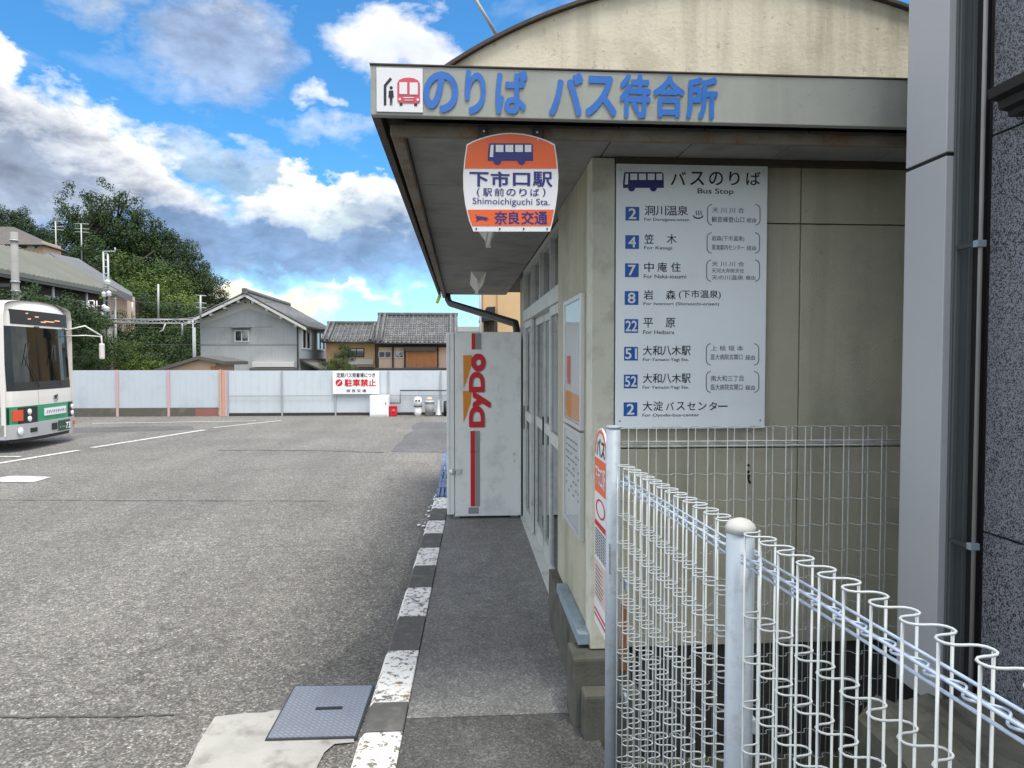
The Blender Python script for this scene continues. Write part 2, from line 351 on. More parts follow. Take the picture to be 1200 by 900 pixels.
M['fence'] = mat('powder coated fence wire', (.52, .56, .57), .5, (.43, .47, .48), 18, .6, 5, dirt=(.42, .43, .42), dscale=22, damt=.5)
M['fence_blue'] = mat('galvanised blue grey fence rail', (.45, .54, .66), .4, (.36, .44, .55), 14, .6, 5)
M['post'] = mat('pale blue grey fence post', (.33, .385, .44), .5, (.27, .32, .37), 8, .6, 7, .15, 40, dirt=(.25, .26, .26), dscale=30, damt=.6)
M['cap'] = mat('off white post cap', (.44, .44, .42), .7, (.55, .55, .53), 30, .6)
M['back_wire'] = mat('dull galvanised wire', (.38, .41, .41), .5, (.22, .25, .25), 20, .6, dirt=(.12, .11, .09), dscale=20, damt=.5)
M['cladding'] = mat('silver grey cladding', (.43, .445, .475), .5, (.37, .385, .415), .8, .8, 3, metal=.1, spec=.4, dirt=(.40, .40, .40), dscale=1.5, damt=.3, streak=.2)
M['cladding_dark'] = mat('dark grey folded steel', (.11, .125, .13), .4, (.09, .10, .105), 2, .6, 3, metal=.2)
M['granite'] = granite('black speckled granite')
M['glass'] = glass('door glass', (.35, .4, .4), .10, .45)
M['glass_dark'] = glass('dark window glass', (.12, .14, .15), .10, .6)
M['glass_bus'] = glass('windscreen glass', (.14, .18, .175), .0, .35, (.012, .018, .018))
M['clearcover'] = glass('clear cover', (.95, .96, .96), .01, .04, (.5, .5, .5), 1.02)
M['hoard'] = mat('pale blue white sheet hoarding', (.52, .57, .62), .5, (.46, .52, .57), .5, .8, 4, dirt=(.36, .41, .45), dscale=1.5, damt=.4)
M['hoard2'] = mat('white sheet hoarding', (.55, .60, .64), .5, (.49, .54, .58), .5, .8, 4, dirt=(.40, .44, .46), dscale=1.5, damt=.4)
M['pink_post'] = mat('pink steel post', (.56, .36, .38), .6, (.58, .42, .40), 6)
M['orange_post'] = mat('faded orange steel post', (.58, .34, .25), .6, (.52, .32, .26), 6)
M['block'] = mat('low dark concrete footing', (.13, .125, .105), .9, (.07, .068, .055), 3, .9, 7, dirt=(.22, .20, .17), dscale=3, damt=.5)
M['block_red'] = mat('reddish footing', (.28, .12, .10), .9, (.18, .09, .08), 4)
M['house_grey'] = mat('grey house render', (.42, .44, .45), .85, (.36, .38, .39), .35, .9, 7, dirt=(.27, .28, .28), dscale=.6, damt=.6, streak=.35)
M['house_trim'] = mat('pale gable trim', (.56, .56, .54), .8, (.48, .48, .46), 1, .7)
M['house_beige'] = mat('warm ochre house wall', (.62, .42, .23), .85, (.54, .36, .20), .8, .8)
M['house_pink'] = mat('pale pink beige house wall', (.62, .45, .34), .85, (.56, .40, .30), .8, .8)
M['house_white'] = mat('bluish white house wall', (.50, .55, .60), .8, (.42, .47, .52), .9, .8)
M['wood'] = mat('orange timber boards', (.55, .24, .09), .7, (.34, .13, .05), 2, .9, 6, stretch=(8, 8, .8))
M['wood_dark'] = mat('dark brown timber', (.07, .05, .04), .8, (.04, .03, .025), 3)
M['tile'] = mat('grey glazed roof tiles', (.135, .14, .145), .5, (.07, .072, .075), 2.2, .9, 6, dirt=(.24, .24, .23), dscale=2.5, damt=.6)
M['tile_brown'] = mat('brownish grey roof tiles', (.12, .11, .10), .55, (.08, .074, .068), 2, .9)
M['roof_green'] = mat('weathered green grey sheet roof', (.16, .17, .148), .7, (.125, .135, .115), .4, .9, 6, dirt=(.19, .19, .17), dscale=.5, damt=.5)
M['roof_grey'] = mat('grey slate roof', (.15, .155, .165), .6, (.11, .115, .12), .6, .9)
M['pole'] = mat('grey concrete pole', (.27, .27, .26), .8, (.20, .20, .19), 2, .8)
M['galv'] = mat('galvanised steel', (.42, .44, .45), .5, (.34, .36, .37), 4, .7, metal=.3)
M['wire'] = mat('overhead wire', (.10, .10, .10), .6)
M['wire_light'] = mat('light overhead cable', (.36, .38, .36), .6)
M['soil'] = mat('dark soil ground', (.07, .075, .045), .95, (.10, .10, .07), .1, .9)
M['hill'] = mat('shaded undergrowth', (.022, .035, .014), .95, (.035, .05, .018), .3, .9)
M['bark'] = mat('bark', (.07, .055, .04), .9, (.04, .032, .024), 3)
M['leaf_dark'] = foliage('deep green foliage', (.009, .024, .009), (.038, .072, .020))
M['leaf_mid'] = foliage('mid green foliage', (.014, .033, .010), (.055, .095, .020))
M['leaf_light'] = foliage('light green foliage', (.035, .07, .014), (.12, .175, .028))
M['bus_cream'] = mat('bus cream white paint', (.70, .67, .63), .3, (.66, .63, .59), 2, .5, coat=.5)
M['bus_green'] = mat('bus green paint', (.015, .26, .12), .3, (.012, .22, .10), 3, .5, coat=.4)
M['bus_bumper'] = mat('bus silver bumper', (.42, .43, .44), .4, (.36, .37, .38), 3, .5, metal=.2)
M['lamp_amber'] = mat('amber lens', (.65, .08, .03), .2, None, spec=.6)
M['lamp_clear'] = mat('clear headlamp lens', (.75, .78, .8), .12, None, spec=.8)
M['led'] = mat('orange led characters', (.5, .2, .1), .5, emit=(1, .55, .3), estr=.35)
M['plate_green'] = mat('green number plate', (.02, .07, .045), .4)
M['steel'] = mat('chequer steel', (.30, .32, .36), .42, (.24, .26, .29), 6, .7, 6, metal=.3, dirt=(.16, .15, .14), dscale=7, damt=.4)
M['tag_green'] = mat('lime green tag', (.45, .65, .02), .5)
M['paper'] = mat('poster paper', (.62, .63, .64), .5, (.54, .55, .57), 3, .6)
M['paper_pink'] = mat('pinkish poster print', (.60, .46, .42), .5, (.65, .55, .5), 12, .8)
M['plastic_blue'] = mat('faded blue plastic', (.10, .17, .34), .6, (.16, .22, .36), 4)
M['interior'] = mat('waiting room interior', (.22, .22, .20), .9)
M['black_gum'] = mat('near black ground', (.028, .028, .026), .9, (.05, .05, .046), 4, .9, 7, .5, 60)  # in the ditch this near-black tone stands in for deep shade
M['beige_bin'] = mat('beige plastic', (.60, .45, .33), .6)
M['grey_bin'] = mat('grey metal bin', (.30, .30, .29), .5, (.2, .2, .2), 8, .8, stretch=(6, 6, 1))

# ------------------------------------------------------------------ builders
ORG = {}
def tag(o, label=None, cat=None, group=None, kind=None):
    if label: o['label'] = label
    if cat: o['category'] = cat
    if group: o['group'] = group
    if kind: o['kind'] = kind
    return o
def empty(name, loc, label=None, cat=None, group=None, kind=None):
    o = bpy.data.objects.new(name, None); col.objects.link(o); o.location = loc
    o.empty_display_size = .1
    ORG[o.name] = Vector(loc)
    return tag(o, label, cat, group, kind)

class MB:
    def __init__(s): s.v = []; s.f = []; s.smooth = []
    def add(s, vs, fs, sm=False):
        k = len(s.v); s.v += [tuple(p) for p in vs]
        s.f += [tuple(i + k for i in q) for q in fs]; s.smooth += [sm] * len(fs)
        return s
    def box(s, x0, x1, y0, y1, z0, z1, bev=0):
        if bev > 0:
            b = min(bev, (x1 - x0) * .45, (y1 - y0) * .45, (z1 - z0) * .45)
            bm = bmesh.new()
            bmesh.ops.create_cube(bm, size=1, matrix=Matrix.Translation(((x0 + x1) / 2, (y0 + y1) / 2, (z0 + z1) / 2)) @ Matrix.Diagonal((x1 - x0, y1 - y0, z1 - z0, 1)))
            bmesh.ops.bevel(bm, geom=bm.edges[:], offset=b, segments=2, profile=.6, affect='EDGES')
            bm.verts.index_update()
            s.add([v.co for v in bm.verts], [[q.index for q in f.verts] for f in bm.faces], False); bm.free()
            return s
        v = [(x, y, z) for z in (z0, z1) for y in (y0, y1) for x in (x0, x1)]
        return s.add(v, [(0, 2, 3, 1), (4, 5, 7, 6), (0, 1, 5, 4), (2, 6, 7, 3), (0, 4, 6, 2), (1, 3, 7, 5)])
    def quad(s, a, b, c, d): return s.add([a, b, c, d], [(0, 1, 2, 3)])
    def tube(s, pts, r, n=6, closed=False, caps=True, sm=True):
        pts = [Vector(p) for p in pts]; N = len(pts)
        rs = r if isinstance(r, (list, tuple)) else [r] * N
        vs = []; up = None
        for i, p in enumerate(pts):
            t = ((pts[(i + 1) % N] - pts[i - 1]) if closed else (pts[min(i + 1, N - 1)] - pts[max(i - 1, 0)])).normalized()
            if up is None:
                up = Vector((0, 0, 1)) if abs(t.z) < .9 else Vector((1, 0, 0))
            a = t.cross(up)
            if a.length < 1e-4: a = t.orthogonal()
            a.normalize(); b = a.cross(t).normalized(); up = b
            for k in range(n):
                th = 2 * math.pi * k / n
                vs.append(p + (a * math.cos(th) + b * math.sin(th)) * rs[i])
        fs = []
        for i in range(N if closed else N - 1):
            j = (i + 1) % N
            for k in range(n):
                k2 = (k + 1) % n
                fs.append((i * n + k, i * n + k2, j * n + k2, j * n + k))
        s.add(vs, fs, sm)
        if caps and not closed:
            k = len(s.v) - len(vs)
            s.f.append(tuple(k + q for q in range(n))[::-1]); s.f.append(tuple(k + (N - 1) * n + q for q in range(n))); s.smooth += [False, False]
        return s
    def lathe(s, prof, c, n=16, sm=True, ax='z'):
        vs = []
        for (r, z) in prof:
            for k in range(n):
                th = 2 * math.pi * k / n
                q = (r * math.cos(th), r * math.sin(th), z)
                if ax == 'x': q = (q[2], q[0], q[1])
                if ax == 'y': q = (q[0], q[2], q[1])
                vs.append((c[0] + q[0], c[1] + q[1], c[2] + q[2]))
        fs = []
        for i in range(len(prof) - 1):
            for k in range(n):
                k2 = (k + 1) % n
                fs.append((i * n + k, i * n + k2, (i + 1) * n + k2, (i + 1) * n + k))
        fs.append(tuple(range(n))[::-1]); m_ = (len(prof) - 1) * n; fs.append(tuple(range(m_, m_ + n)))
        return s.add(vs, fs, sm)
    def prism(s, poly, d, frame):
        """poly: list of (u, v); frame: (origin, U, V, N); extruded by d along N"""
        o, U, V, Nn = [Vector(q) for q in frame]
        k = len(poly)
        a = [o + U * p[0] + V * p[1] for p in poly]; b = [q + Nn * d for q in a]
        fs = [tuple(range(k)), tuple(range(k, 2 * k))[::-1]] + [(i, (i + 1) % k + 0, (i + 1) % k + k, i + k) for i in range(k)]
        return s.add(a + b, fs)
    def text(s, body, x0, x1, z0, z1, frame, off=0, spacing=1.0, keep=False, shear=0):
        """letters fitted into the box x0..x1, z0..z1 of the frame"""
        cu = bpy.data.curves.new('t', 'FONT'); cu.body = body; cu.size = 1; cu.resolution_u = 4
        cu.space_character = spacing; cu.shear = shear
        ob = bpy.data.objects.new('t', cu); col.objects.link(ob)
        dg = bpy.context.evaluated_depsgraph_get(); dg.update()
        me = bpy.data.meshes.new_from_object(ob.evaluated_get(dg))
        vs = [v.co.copy() for v in me.vertices]; fs = [tuple(p.vertices) for p in me.polygons]
        bpy.data.objects.remove(ob); bpy.data.curves.remove(cu); bpy.data.meshes.remove(me)
        if not vs: print('NO GLYPH', body); return s
        ax = min(v.x for v in vs); bx = max(v.x for v in vs); ay = min(v.y for v in vs); by = max(v.y for v in vs)
        sx = (x1 - x0) / (bx - ax); sy = (z1 - z0) / (by - ay)
        if keep:
            sx = sy = min(sx, sy)
        cx = (x0 + x1) / 2 - sx * (ax + bx) / 2; cz = (z0 + z1) / 2 - sy * (ay + by) / 2
        o, U, V, Nn = [Vector(q) for q in frame]
        if not off: return s.add([o + U * (v.x * sx + cx) + V * (v.y * sy + cz) for v in vs], fs)
        nc = 8 if off > .015 else 4
        for k_ in range(nc):        # a heavier stroke: the glyph thickened round its outline
            a_ = 2 * math.pi * (k_ + .5) / nc; ox, oy = off * math.cos(a_), off * math.sin(a_); l_ = Nn * (.00005 * k_)
            s.add([o + l_ + U * ((v.x + ox) * sx + cx) + V * ((v.y + oy) * sy + cz) for v in vs], fs)
        return s
    def build(s, name, m, parent=None, label=None, cat=None, group=None, kind=None, local=False, loc=None):
        o_ = Vector((0, 0, 0))
        if parent is not None and not local: o_ = ORG.get(parent.name, Vector((0, 0, 0)))
        if loc is not None: o_ = Vector(loc)
        me = bpy.data.meshes.new(name)
        me.from_pydata([(p[0] - o_.x, p[1] - o_.y, p[2] - o_.z) for p in s.v], [], s.f)
        me.polygons.foreach_set('use_smooth', s.smooth)
        me.materials.append(M[m] if isinstance(m, str) else m)
        me.update()
        bm = bmesh.new(); bm.from_mesh(me); bmesh.ops.recalc_face_normals(bm, faces=bm.faces[:]); bm.to_mesh(me); bm.free()
        ob = bpy.data.objects.new(name, me); col.objects.link(ob)
        if loc is not None and parent is None: ob.location = o_
        if parent is not None: ob.parent = parent
        ORG[ob.name] = o_ if not local else Vector((0, 0, 0))
        return tag(ob, label, cat, group, kind)
def inst(src, parent, loc, name=None, rot=None):
    c = src.copy(); col.objects.link(c); c.parent = parent; c.location = loc
    if rot: c.rotation_euler = rot
    return c
def copy_tree(o, parent=None):
    c = o.copy(); col.objects.link(c); c.parent = parent
    for ch in list(o.children): copy_tree(ch, c)
    return c
def st(mb, name, m, kind='structure'): return mb.build(name, m, None, kind=kind)
def front(Y, dz=0.0):          # frame on a board facing the camera side (-Y)
    return (Vector((0, Y - dz, 0)), Vector((1, 0, 0)), Vector((0, 0, 1)), Vector((0, -1, 0)))
def rect(px0, py0, px1, py1, Y):
    pm = (px0 + px1) / 2; pn = (py0 + py1) / 2
    return at(px0, pn, Y).x, at(px1, pn, Y).x, at(pm, py1, Y).z, at(pm, py0, Y).z
# ================================================================== GROUND
st(MB().quad((-400, -60, -.06), (400, -60, -.06), (400, 1500, -.06), (-400, 1500, -.06)), 'ground', 'soil')

def kxr(Y): return -.244 + .0215 * (Y - 2.914)        # road-facing line of the walkway slab
def kxl(Y): return kxr(Y) - .178
lot = MB().add([(-60, -4, 0), (kxl(-4), -4, 0), (kxl(13), 13, 0), (6, 13, 0), (6, 24, 0), (-60, 24, 0)], [(0, 1, 2, 3, 4, 5)])
st(lot, 'parking_lot', 'asphalt')
# newer dark patch by the far end of the stop
p = [gx(458, 529.5), gx(463, 523), gx(472, 517), gx(474, 510), gx(484, 505), gx(482, 499), gx(492, 495), gx(560, 494.5), gx(575, 531)]
st(MB().add([(q.x, q.y, .004) for q in p], [tuple(range(9))]), 'asphalt_patch', 'asphalt_new')
p = [gx(86, 501), gx(225, 499), gx(228, 503), gx(150, 506), gx(86, 507)]
st(MB().add([(q.x, q.y, .004) for q in p], [tuple(range(5))]), 'asphalt_patch', 'asphalt_new')
# fine damp strip along the kerb: ragged outline
prof = [(3.3, .45), (3.7, .46), (4.0, .34), (4.3, .24), (4.6, .17), (5.0, .11), (5.4, .10), (5.8, .08), (6.4, .07), (7.0, .06), (7.4, .03)]
mb = MB()
L = []; 
for i in range(len(prof) - 1):
    (ya, wa), (yb, wb) = prof[i], prof[i + 1]
    for k in range(5):
        t = k / 5; y = ya + (yb - ya) * t; L.append((y, wa + (wb - wa) * t + rnd.uniform(-.02, .02)))
for i in range(len(L) - 1):
    (ya, wa), (yb, wb) = L[i], L[i + 1]
    mb.quad((kxl(ya) - wa, ya, .004), (kxl(ya), ya, .004), (kxl(yb), yb, .004), (kxl(yb) - wb, yb, .004))
st(mb, 'asphalt_patch', 'asphalt_damp')
# light concrete apron round the cover, ragged towards the asphalt
pts = [(220, 900), (232, 874), (243, 856), (252, 842), (268, 840), (285, 838), (310, 837), (322, 834), (345, 836), (400, 838), (412, 845), (415, 872), (392, 874), (380, 884), (372, 900)]
q = [gx(a, b) for a, b in pts]
P_ = [(v.x, v.y, .009) for v in q] + [(q[-1].x, 2.35, .009), (q[0].x - .25, 2.35, .009)]
st(MB().add(P_, [tuple(range(len(P_)))]), 'concrete_apron', 'concrete_light')
# painted markings
def strip(a, b, wdt, z=.008):
    a = Vector((a.x, a.y, 0)); b = Vector((b.x, b.y, 0)); d = (b - a).normalized(); n_ = Vector((-d.y, d.x, 0)) * wdt / 2
    return [(v.x, v.y, z) for v in (a - n_, b - n_, b + n_, a + n_)]
def line(a, b, wdt):
    return st(MB().quad(*strip(a, b, wdt)), 'road_line', 'line_white')
line(gx(-60, 553), gx(92, 528), .13); line(gx(108, 525), gx(240, 504), .13); line(gx(250, 501.5), gx(330, 493), .10)
line(gx(-60, 535.5), gx(25, 535.5), .10); line(gx(108, 496.5), gx(300, 493.5), .10)
p = [gx(-30, 565), gx(14, 558), gx(60, 559.5), gx(40, 565.5)]
st(MB().add([(v.x, v.y, .008) for v in p], [(0, 1, 2, 3)]), 'road_marking', 'line_white')

# tar filled construction joints across the lot
def joint(pts_, w0):
    mb = MB(); P = [gx(a, b) for a, b in pts_]; Q = []
    for a, b in zip(P, P[1:]):
        for k in range(14): t = k / 14; Q.append(Vector((a.x + (b.x - a.x) * t, a.y + (b.y - a.y) * t + rnd.uniform(-1, 1) * w0 * .5, 0)))
    for a, b in zip(Q, Q[1:]):
        wa = w0 * rnd.uniform(.5, 1.2)
        mb.quad((a.x, a.y - wa / 2, .0062), (b.x, b.y - wa / 2, .0062), (b.x, b.y + wa / 2, .0062), (a.x, a.y + wa / 2, .0062))
    st(mb, 'tar_joint', 'joint_tar')
joint([(-40, 586), (150, 587), (400, 587.5)], .022); joint([(255, 527.5), (380, 528.5), (456, 530.5)], .05); joint([(-60, 842), (90, 841), (212, 839)], .012)
# kerb: stones painted alternately white and left bare
kerb = empty('kerb', (kxr(3), 3, 0), kind='structure')
Ys = [2.30, 2.60, 2.915, 3.17, 3.74, 4.24, 4.775, 5.29, 5.79, 6.27, 6.77]
def kstone(y0, y1, m):
    g = .004; mb = MB()
    a0, b0, a1, b1 = kxl(y0 + g), kxr(y0 + g) - .004, kxl(y1 - g), kxr(y1 - g) - .004
    ch = .018; H = .155
    pf = lambda a, b, y: [(a, y, -.03), (a, y, H - ch * 1.4), (a + ch, y, H), (b - .004, y, H), (b, y, H - .004), (b, y, -.03)]
    A = pf(a0, b0, y0 + g); B = pf(a1, b1, y1 - g)
    mb.add(A + B, [(0, 1, 2, 3, 4, 5)[::-1], (6, 7, 8, 9, 10, 11)] + [(i, i + 1, i + 7, i + 6) for i in range(5)])
    mb.build('kerb_stone', m, kerb)
white_first = True
for i in range(len(Ys) - 1):
    wh = (i in (1, 3, 5, 7, 9)); 
    kstone(Ys[i], Ys[i + 1], 'kerb_white' if wh else 'kerb_dark')
y = 6.77
for i, L_ in enumerate([.55, .6, .6, .6, .6, .6, .6, .6]):
    kstone(y, y + L_, 'kerb_dark' if i % 2 == 0 else 'kerb_white'); y += L_
kstone(1.7, 2.30, 'kerb_white')
# walkway slab (two pours)
def slab(y0, y1, m, x1=.62):
    mb = MB()
    v = [(kxr(y0), y0), (x1, y0), (x1, y1), (kxr(y1), y1)]
    mb.add([(a, b, -.05) for a, b in v] + [(a, b, .15) for a, b in v], [(3, 2, 1, 0), (4, 5, 6, 7)] + [(i, (i + 1) % 4, (i + 1) % 4 + 4, i + 4) for i in range(4)])
    st(mb, 'walkway', m)
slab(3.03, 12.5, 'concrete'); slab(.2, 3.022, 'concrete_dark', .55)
# paint chips lying past the last white stone
mb = MB()
for i in range(26):
    Y = rnd.uniform(6.9, 8.1); x = kxl(Y) - .01 + rnd.gauss(0, .035) - (.02 if Y < 7.3 else 0); s = rnd.uniform(.010, .028)
    z = .012 if x < kxl(Y) - .002 else .160
    a = [(x + s * math.cos(t + rnd.uniform(-.4, .4)) * rnd.uniform(.6, 1), Y + 1.8 * s * math.sin(t) * rnd.uniform(.6, 1)) for t in (0, 1.3, 2.5, 3.7, 5)]
    mb.prism(a, .004, ((0, 0, z), (1, 0, 0), (0, 1, 0), (0, 0, 1)))
mb.build('paint_flakes', 'white', None, 'flaked white paint chips scattered beside the kerb next to the vending machine', 'paint flakes', kind='stuff')
# blue slatted kerb ramp beyond the machine
kr = empty('kerb_ramp', (-.25, 9, .155), 'faded blue slatted plastic mat along the kerb beside the vending machine', 'mat')
for k in range(5):
    x = -.29 + k * .047
    MB().box(x, x + .028, 7.9, 11.6, .157, .175).build('slat', 'plastic_blue', kr)
for k in range(9):
    MB().box(-.30, -.07, 7.95 + k * .44, 7.98 + k * .44, .1755, .181).build('crossbar', 'plastic_blue', kr)

# manhole cover
def mhmat():
    m = M['steel'].copy(); m.name = 'chequer steel plate'; n, l, b = nodes_of(m)
    t = n.new('ShaderNodeTexCoord').outputs['Object']
    mp = n.new('ShaderNodeMapping'); mp.inputs['Rotation'].default_value = (0, 0, R(45)); l.new(t, mp.inputs[0])
    ck = n.new('ShaderNodeTexBrick'); ck.inputs['Scale'].default_value = 1; ck.inputs['Brick Width'].default_value = .036; ck.inputs['Row Height'].default_value = .018; ck.inputs['Mortar Size'].default_value = .0035
    l.new(mp.outputs[0], ck.inputs[0])
    bp = n.new('ShaderNodeBump'); bp.inputs['Strength'].default_value = .8; bp.inputs['Distance'].default_value = .004; bp.invert = True
    l.new(ck.outputs['Fac'], bp.inputs['Height']); l.new(bp.outputs[0], b.inputs['Normal'])
    src = b.inputs['Base Color'].links[0].from_socket
    q = n.new('ShaderNodeMix'); q.data_type = 'RGBA'; l.new(ck.outputs['Fac'], q.inputs[0]); l.new(src, q.inputs[6]); q.inputs[7].default_value = (.21, .225, .26, 1)
    l.new(q.outputs[2], b.inputs['Base Color'])
    return m
M['plate'] = mhmat()
c4 = [gx(310.5, 871), gx(418, 868), gx(439, 806), gx(345, 807)]
x0 = (c4[0].x + c4[3].x) / 2; 
mh = empty('manhole_cover', (c4[0].x, c4[0].y, 0), 'square chequer plate steel cover set in pale concrete beside the kerb', 'drain cover')
v = [(q_.x, q_.y) for q_ in c4]
fr = MB()
cx = sum(a for a, b in v) / 4; cy = sum(b for a, b in v) / 4
def sc4(s): return [(cx + (a - cx) * s, cy + (b - cy) * s) for a, b in v]
def ring(mb, o_, i_, z0, z1):
    n_ = len(o_); V = [(a, b, z1) for a, b in o_] + [(a, b, z1) for a, b in i_] + [(a, b, z0) for a, b in o_] + [(a, b, z0) for a, b in i_]
    mb.add(V, [(k, (k + 1) % n_, (k + 1) % n_ + n_, k + n_) for k in range(n_)] + [(k, k + 2 * n_, (k + 1) % n_ + 2 * n_, (k + 1) % n_) for k in range(n_)])
    return mb
ring(fr, sc4(1.0), sc4(.965), 0, .016).build('frame', 'steel_dark', mh)
pl = MB().prism(sc4(.958), .018, ((0, 0, 0), (1, 0, 0), (0, 1, 0), (0, 0, 1))).build('plate', 'plate', mh)
h0, h1 = gx(370, 835), gx(401, 835)
MB().box(h0.x, h1.x, h0.y - .012, h0.y + .012, .0185, .021).build('handle_slot', 'black', mh)

# ================================================================== SUNKEN GAP between the buildings
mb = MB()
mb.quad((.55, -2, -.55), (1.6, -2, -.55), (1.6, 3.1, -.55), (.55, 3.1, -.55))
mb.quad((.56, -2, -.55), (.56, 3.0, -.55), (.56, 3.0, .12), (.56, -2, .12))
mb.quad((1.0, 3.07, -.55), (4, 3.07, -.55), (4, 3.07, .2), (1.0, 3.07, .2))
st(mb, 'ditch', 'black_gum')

# ================================================================== WAITING ROOM
bl = empty('bus_waiting_room', (.6, 3, .15), 'beige single storey bus waiting room with barrel roof and wide grey canopy', 'building')
# foundation
f = MB()
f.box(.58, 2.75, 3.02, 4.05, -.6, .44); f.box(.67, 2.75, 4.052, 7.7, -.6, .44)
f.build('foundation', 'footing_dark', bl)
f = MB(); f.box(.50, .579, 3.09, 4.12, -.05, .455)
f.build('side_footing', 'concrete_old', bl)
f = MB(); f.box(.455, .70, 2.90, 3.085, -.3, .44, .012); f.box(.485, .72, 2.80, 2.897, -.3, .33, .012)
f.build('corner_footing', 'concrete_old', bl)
# front wall panels: recessed joints
PY = 3.0
jx = at(938, 300, PY).x; jz = at(990, 263, PY).z
xs = [.64, jx, jx + .62, 2.74]
zs = [.44, jz - .96, jz, 2.519]
for i in range(3):
    for k in range(3):
        g = .0025
        MB().box(xs[i] + g, xs[i + 1] - g, PY, PY + .05, zs[k] + g, zs[k + 1] - g, .003).build('wall_panel', 'wall', bl)
MB().box(.66, 2.74, PY + .052, PY + .10, .44, 2.519).build('front_wall_core', 'interior', bl)
MB().box(.54, .637, PY - .018, PY + .10, .445, 2.519, .004).build('corner_post', 'pilaster', bl)
# side wall between corner and doors
MB().box(.545, .60, 3.103, 4.07, .46, 2.519).build('side_wall', 'wall', bl)
MB().box(.49, .5435, 3.0, 3.70, .457, .505, .004).build('sill_flashing', 'blue_sill', bl)
# far part of the side wall and the other walls
m_ = MB(); m_.box(.62, .68, 6.83, 7.7, .15, 2.519); m_.box(.68, 2.74, 7.64, 7.7, .15, 2.519); m_.box(2.69, 2.74, 3.102, 7.638, .15, 2.519)
m_.build('rear_wall', 'wall', bl)
m_ = MB(); m_.quad((.68, 3.1, .45), (2.69, 3.1, .45), (2.69, 7.64, .45), (.68, 7.64, .45)); m_.quad((.70, 3.11, 2.5), (2.68, 3.11, 2.5), (2.68, 7.63, 2.5), (.70, 7.63, 2.5))
m_.build('room_lining', 'interior', bl)
MB().box(1.2, 1.6, 6.5, 7.5, .451, .87, .01).build('bench', 'plastic_blue', bl)
# door front (aluminium): jambs, head, transom lights, four sliding leaves
DY0, DY1 = 4.08, 6.82
d = MB()
d.box(.575, .66, DY0, DY0 + .05, .15, 2.519); d.box(.575, .66, DY1 - .05, DY1, .15, 2.519)
d.box(.57, .665, DY0 + .05, DY1 - .05, 2.03, 2.13, .004)
d.box(.58, .66, DY0 + .05, DY1 - .05, 2.4785, 2.519)
d.box(.555, .665, DY0, DY1, .151, .175, .003)
d.build('door_frame', 'alu', bl)
for k in range(5):
    y = DY0 + .05 + (DY1 - DY0 - .1) * k / 4
    if 0 < k < 4: MB().box(.585, .655, y - .018, y + .018, 2.1305, 2.478).build('mullion', 'alu', bl)
for k in range(4):
    y0 = DY0 + .052 + (DY1 - DY0 - .104) * k / 4; y1 = y0 + (DY1 - DY0 - .104) / 4
    MB().box(.618, .622, y0 + .018, y1 - .018, 2.1305, 2.478).build('transom_pane', 'glass_dark', bl)
for k in range(4):
    y0 = DY0 + .052 + (DY1 - DY0 - .104) * k / 4; y1 = y0 + (DY1 - DY0 - .104) / 4 + .03 * (k < 3)
    xo = .585 if k in (0, 3) else .622
    dr = MB()
    dr.box(xo, xo + .03, y0, y0 + .045, .178, 2.028, .003); dr.box(xo, xo + .03, y1 - .045, y1, .178, 2.028, .003)
    dr.box(xo, xo + .03, y0 + .0455, y1 - .0455, .178, .29, .003); dr.box(xo, xo + .03, y0 + .0455, y1 - .0455, 1.965, 2.028, .003)
    dr.box(xo, xo + .03, y0 + .0455, y1 - .0455, 1.12, 1.20, .003)
    do = dr.build('sliding_door', 'alu', bl, label='aluminium sliding door leaf with two glass panes')
    MB().box(xo + .013, xo + .017, y0 + .045, y1 - .045, .29, 1.12).build('pane', 'glass', do)
    MB().box(xo + .013, xo + .017, y0 + .045, y1 - .045, 1.20, 1.965).build('pane', 'glass', do)
    hy = y0 + .022 if k in (0, 2) else y1 - .022
    MB().box(xo - .010, xo - .001, hy - .012, hy + .012, 1.02, 1.24, .003).build('handle', 'black', do)
# canopy deck, fascia, trims
CX0, CX1, CY0, CY1 = -.310, 2.80, 2.50, 9.45
MB().box(CX0 + .032, CX1, CY0 + .035, CY1, 2.560, 2.666).build('canopy_deck', 'dark_trim', bl)
fz0, fz1 = 2.512, 2.679
fa = MB(); fa.box(CX0, CX1, CY0, CY0 + .03, fz0, fz1, .003)
fas = fa.build('fascia', 'fascia', bl)
MB().box(CX0 - .003, CX1, CY0 - .004, CY0 + .034, fz1 + .001, fz1 + .007, .002).build('fascia_capping', 'dark_trim', bl)
MB().box(CX0, CX0 + .03, CY0 + .032, CY1, fz0, fz1, .003).build('side_fascia', 'dark_trim', bl)
MB().box(CX0 + .055, CX1, CY0 + .105, CY0 + .135, 2.476, 2.518, .006).build('steel_angle', 'rust', bl, label='rusty steel angle running behind the fascia')
MB().box(CX0 + .055, CX0 + .10, CY0 + .14, CY1, 2.479, 2.518, .006).build('steel_angle', 'rust', bl, label='rusty steel angle along the canopy edge')
# soffit boards with open joints
ys = [CY0 + .137, 3.52, 4.43, 5.34, 6.25, 7.16, 8.07, 8.98, CY1 - .01]
xs = [CX0 + .102, .575]
for i in range(len(ys) - 1):
    MB().box(xs[0], xs[1], ys[i] + .003, ys[i + 1] - .003, 2.524, 2.536, .002).build('soffit_board', 'soffit', bl)
bx = [.578, .90, 1.30, 1.75, 2.2, 2.78]
for i in range(5):
    MB().box(bx[i] + .003, bx[i + 1] - .003, CY0 + .137, 3.0, 2.524, 2.536, .002).build('soffit_board', 'soffit', bl)
MB().box(.64, 2.74, 2.975, 2.998, 2.494, 2.522, .002).build('wall_trim', 'dark_trim', bl)
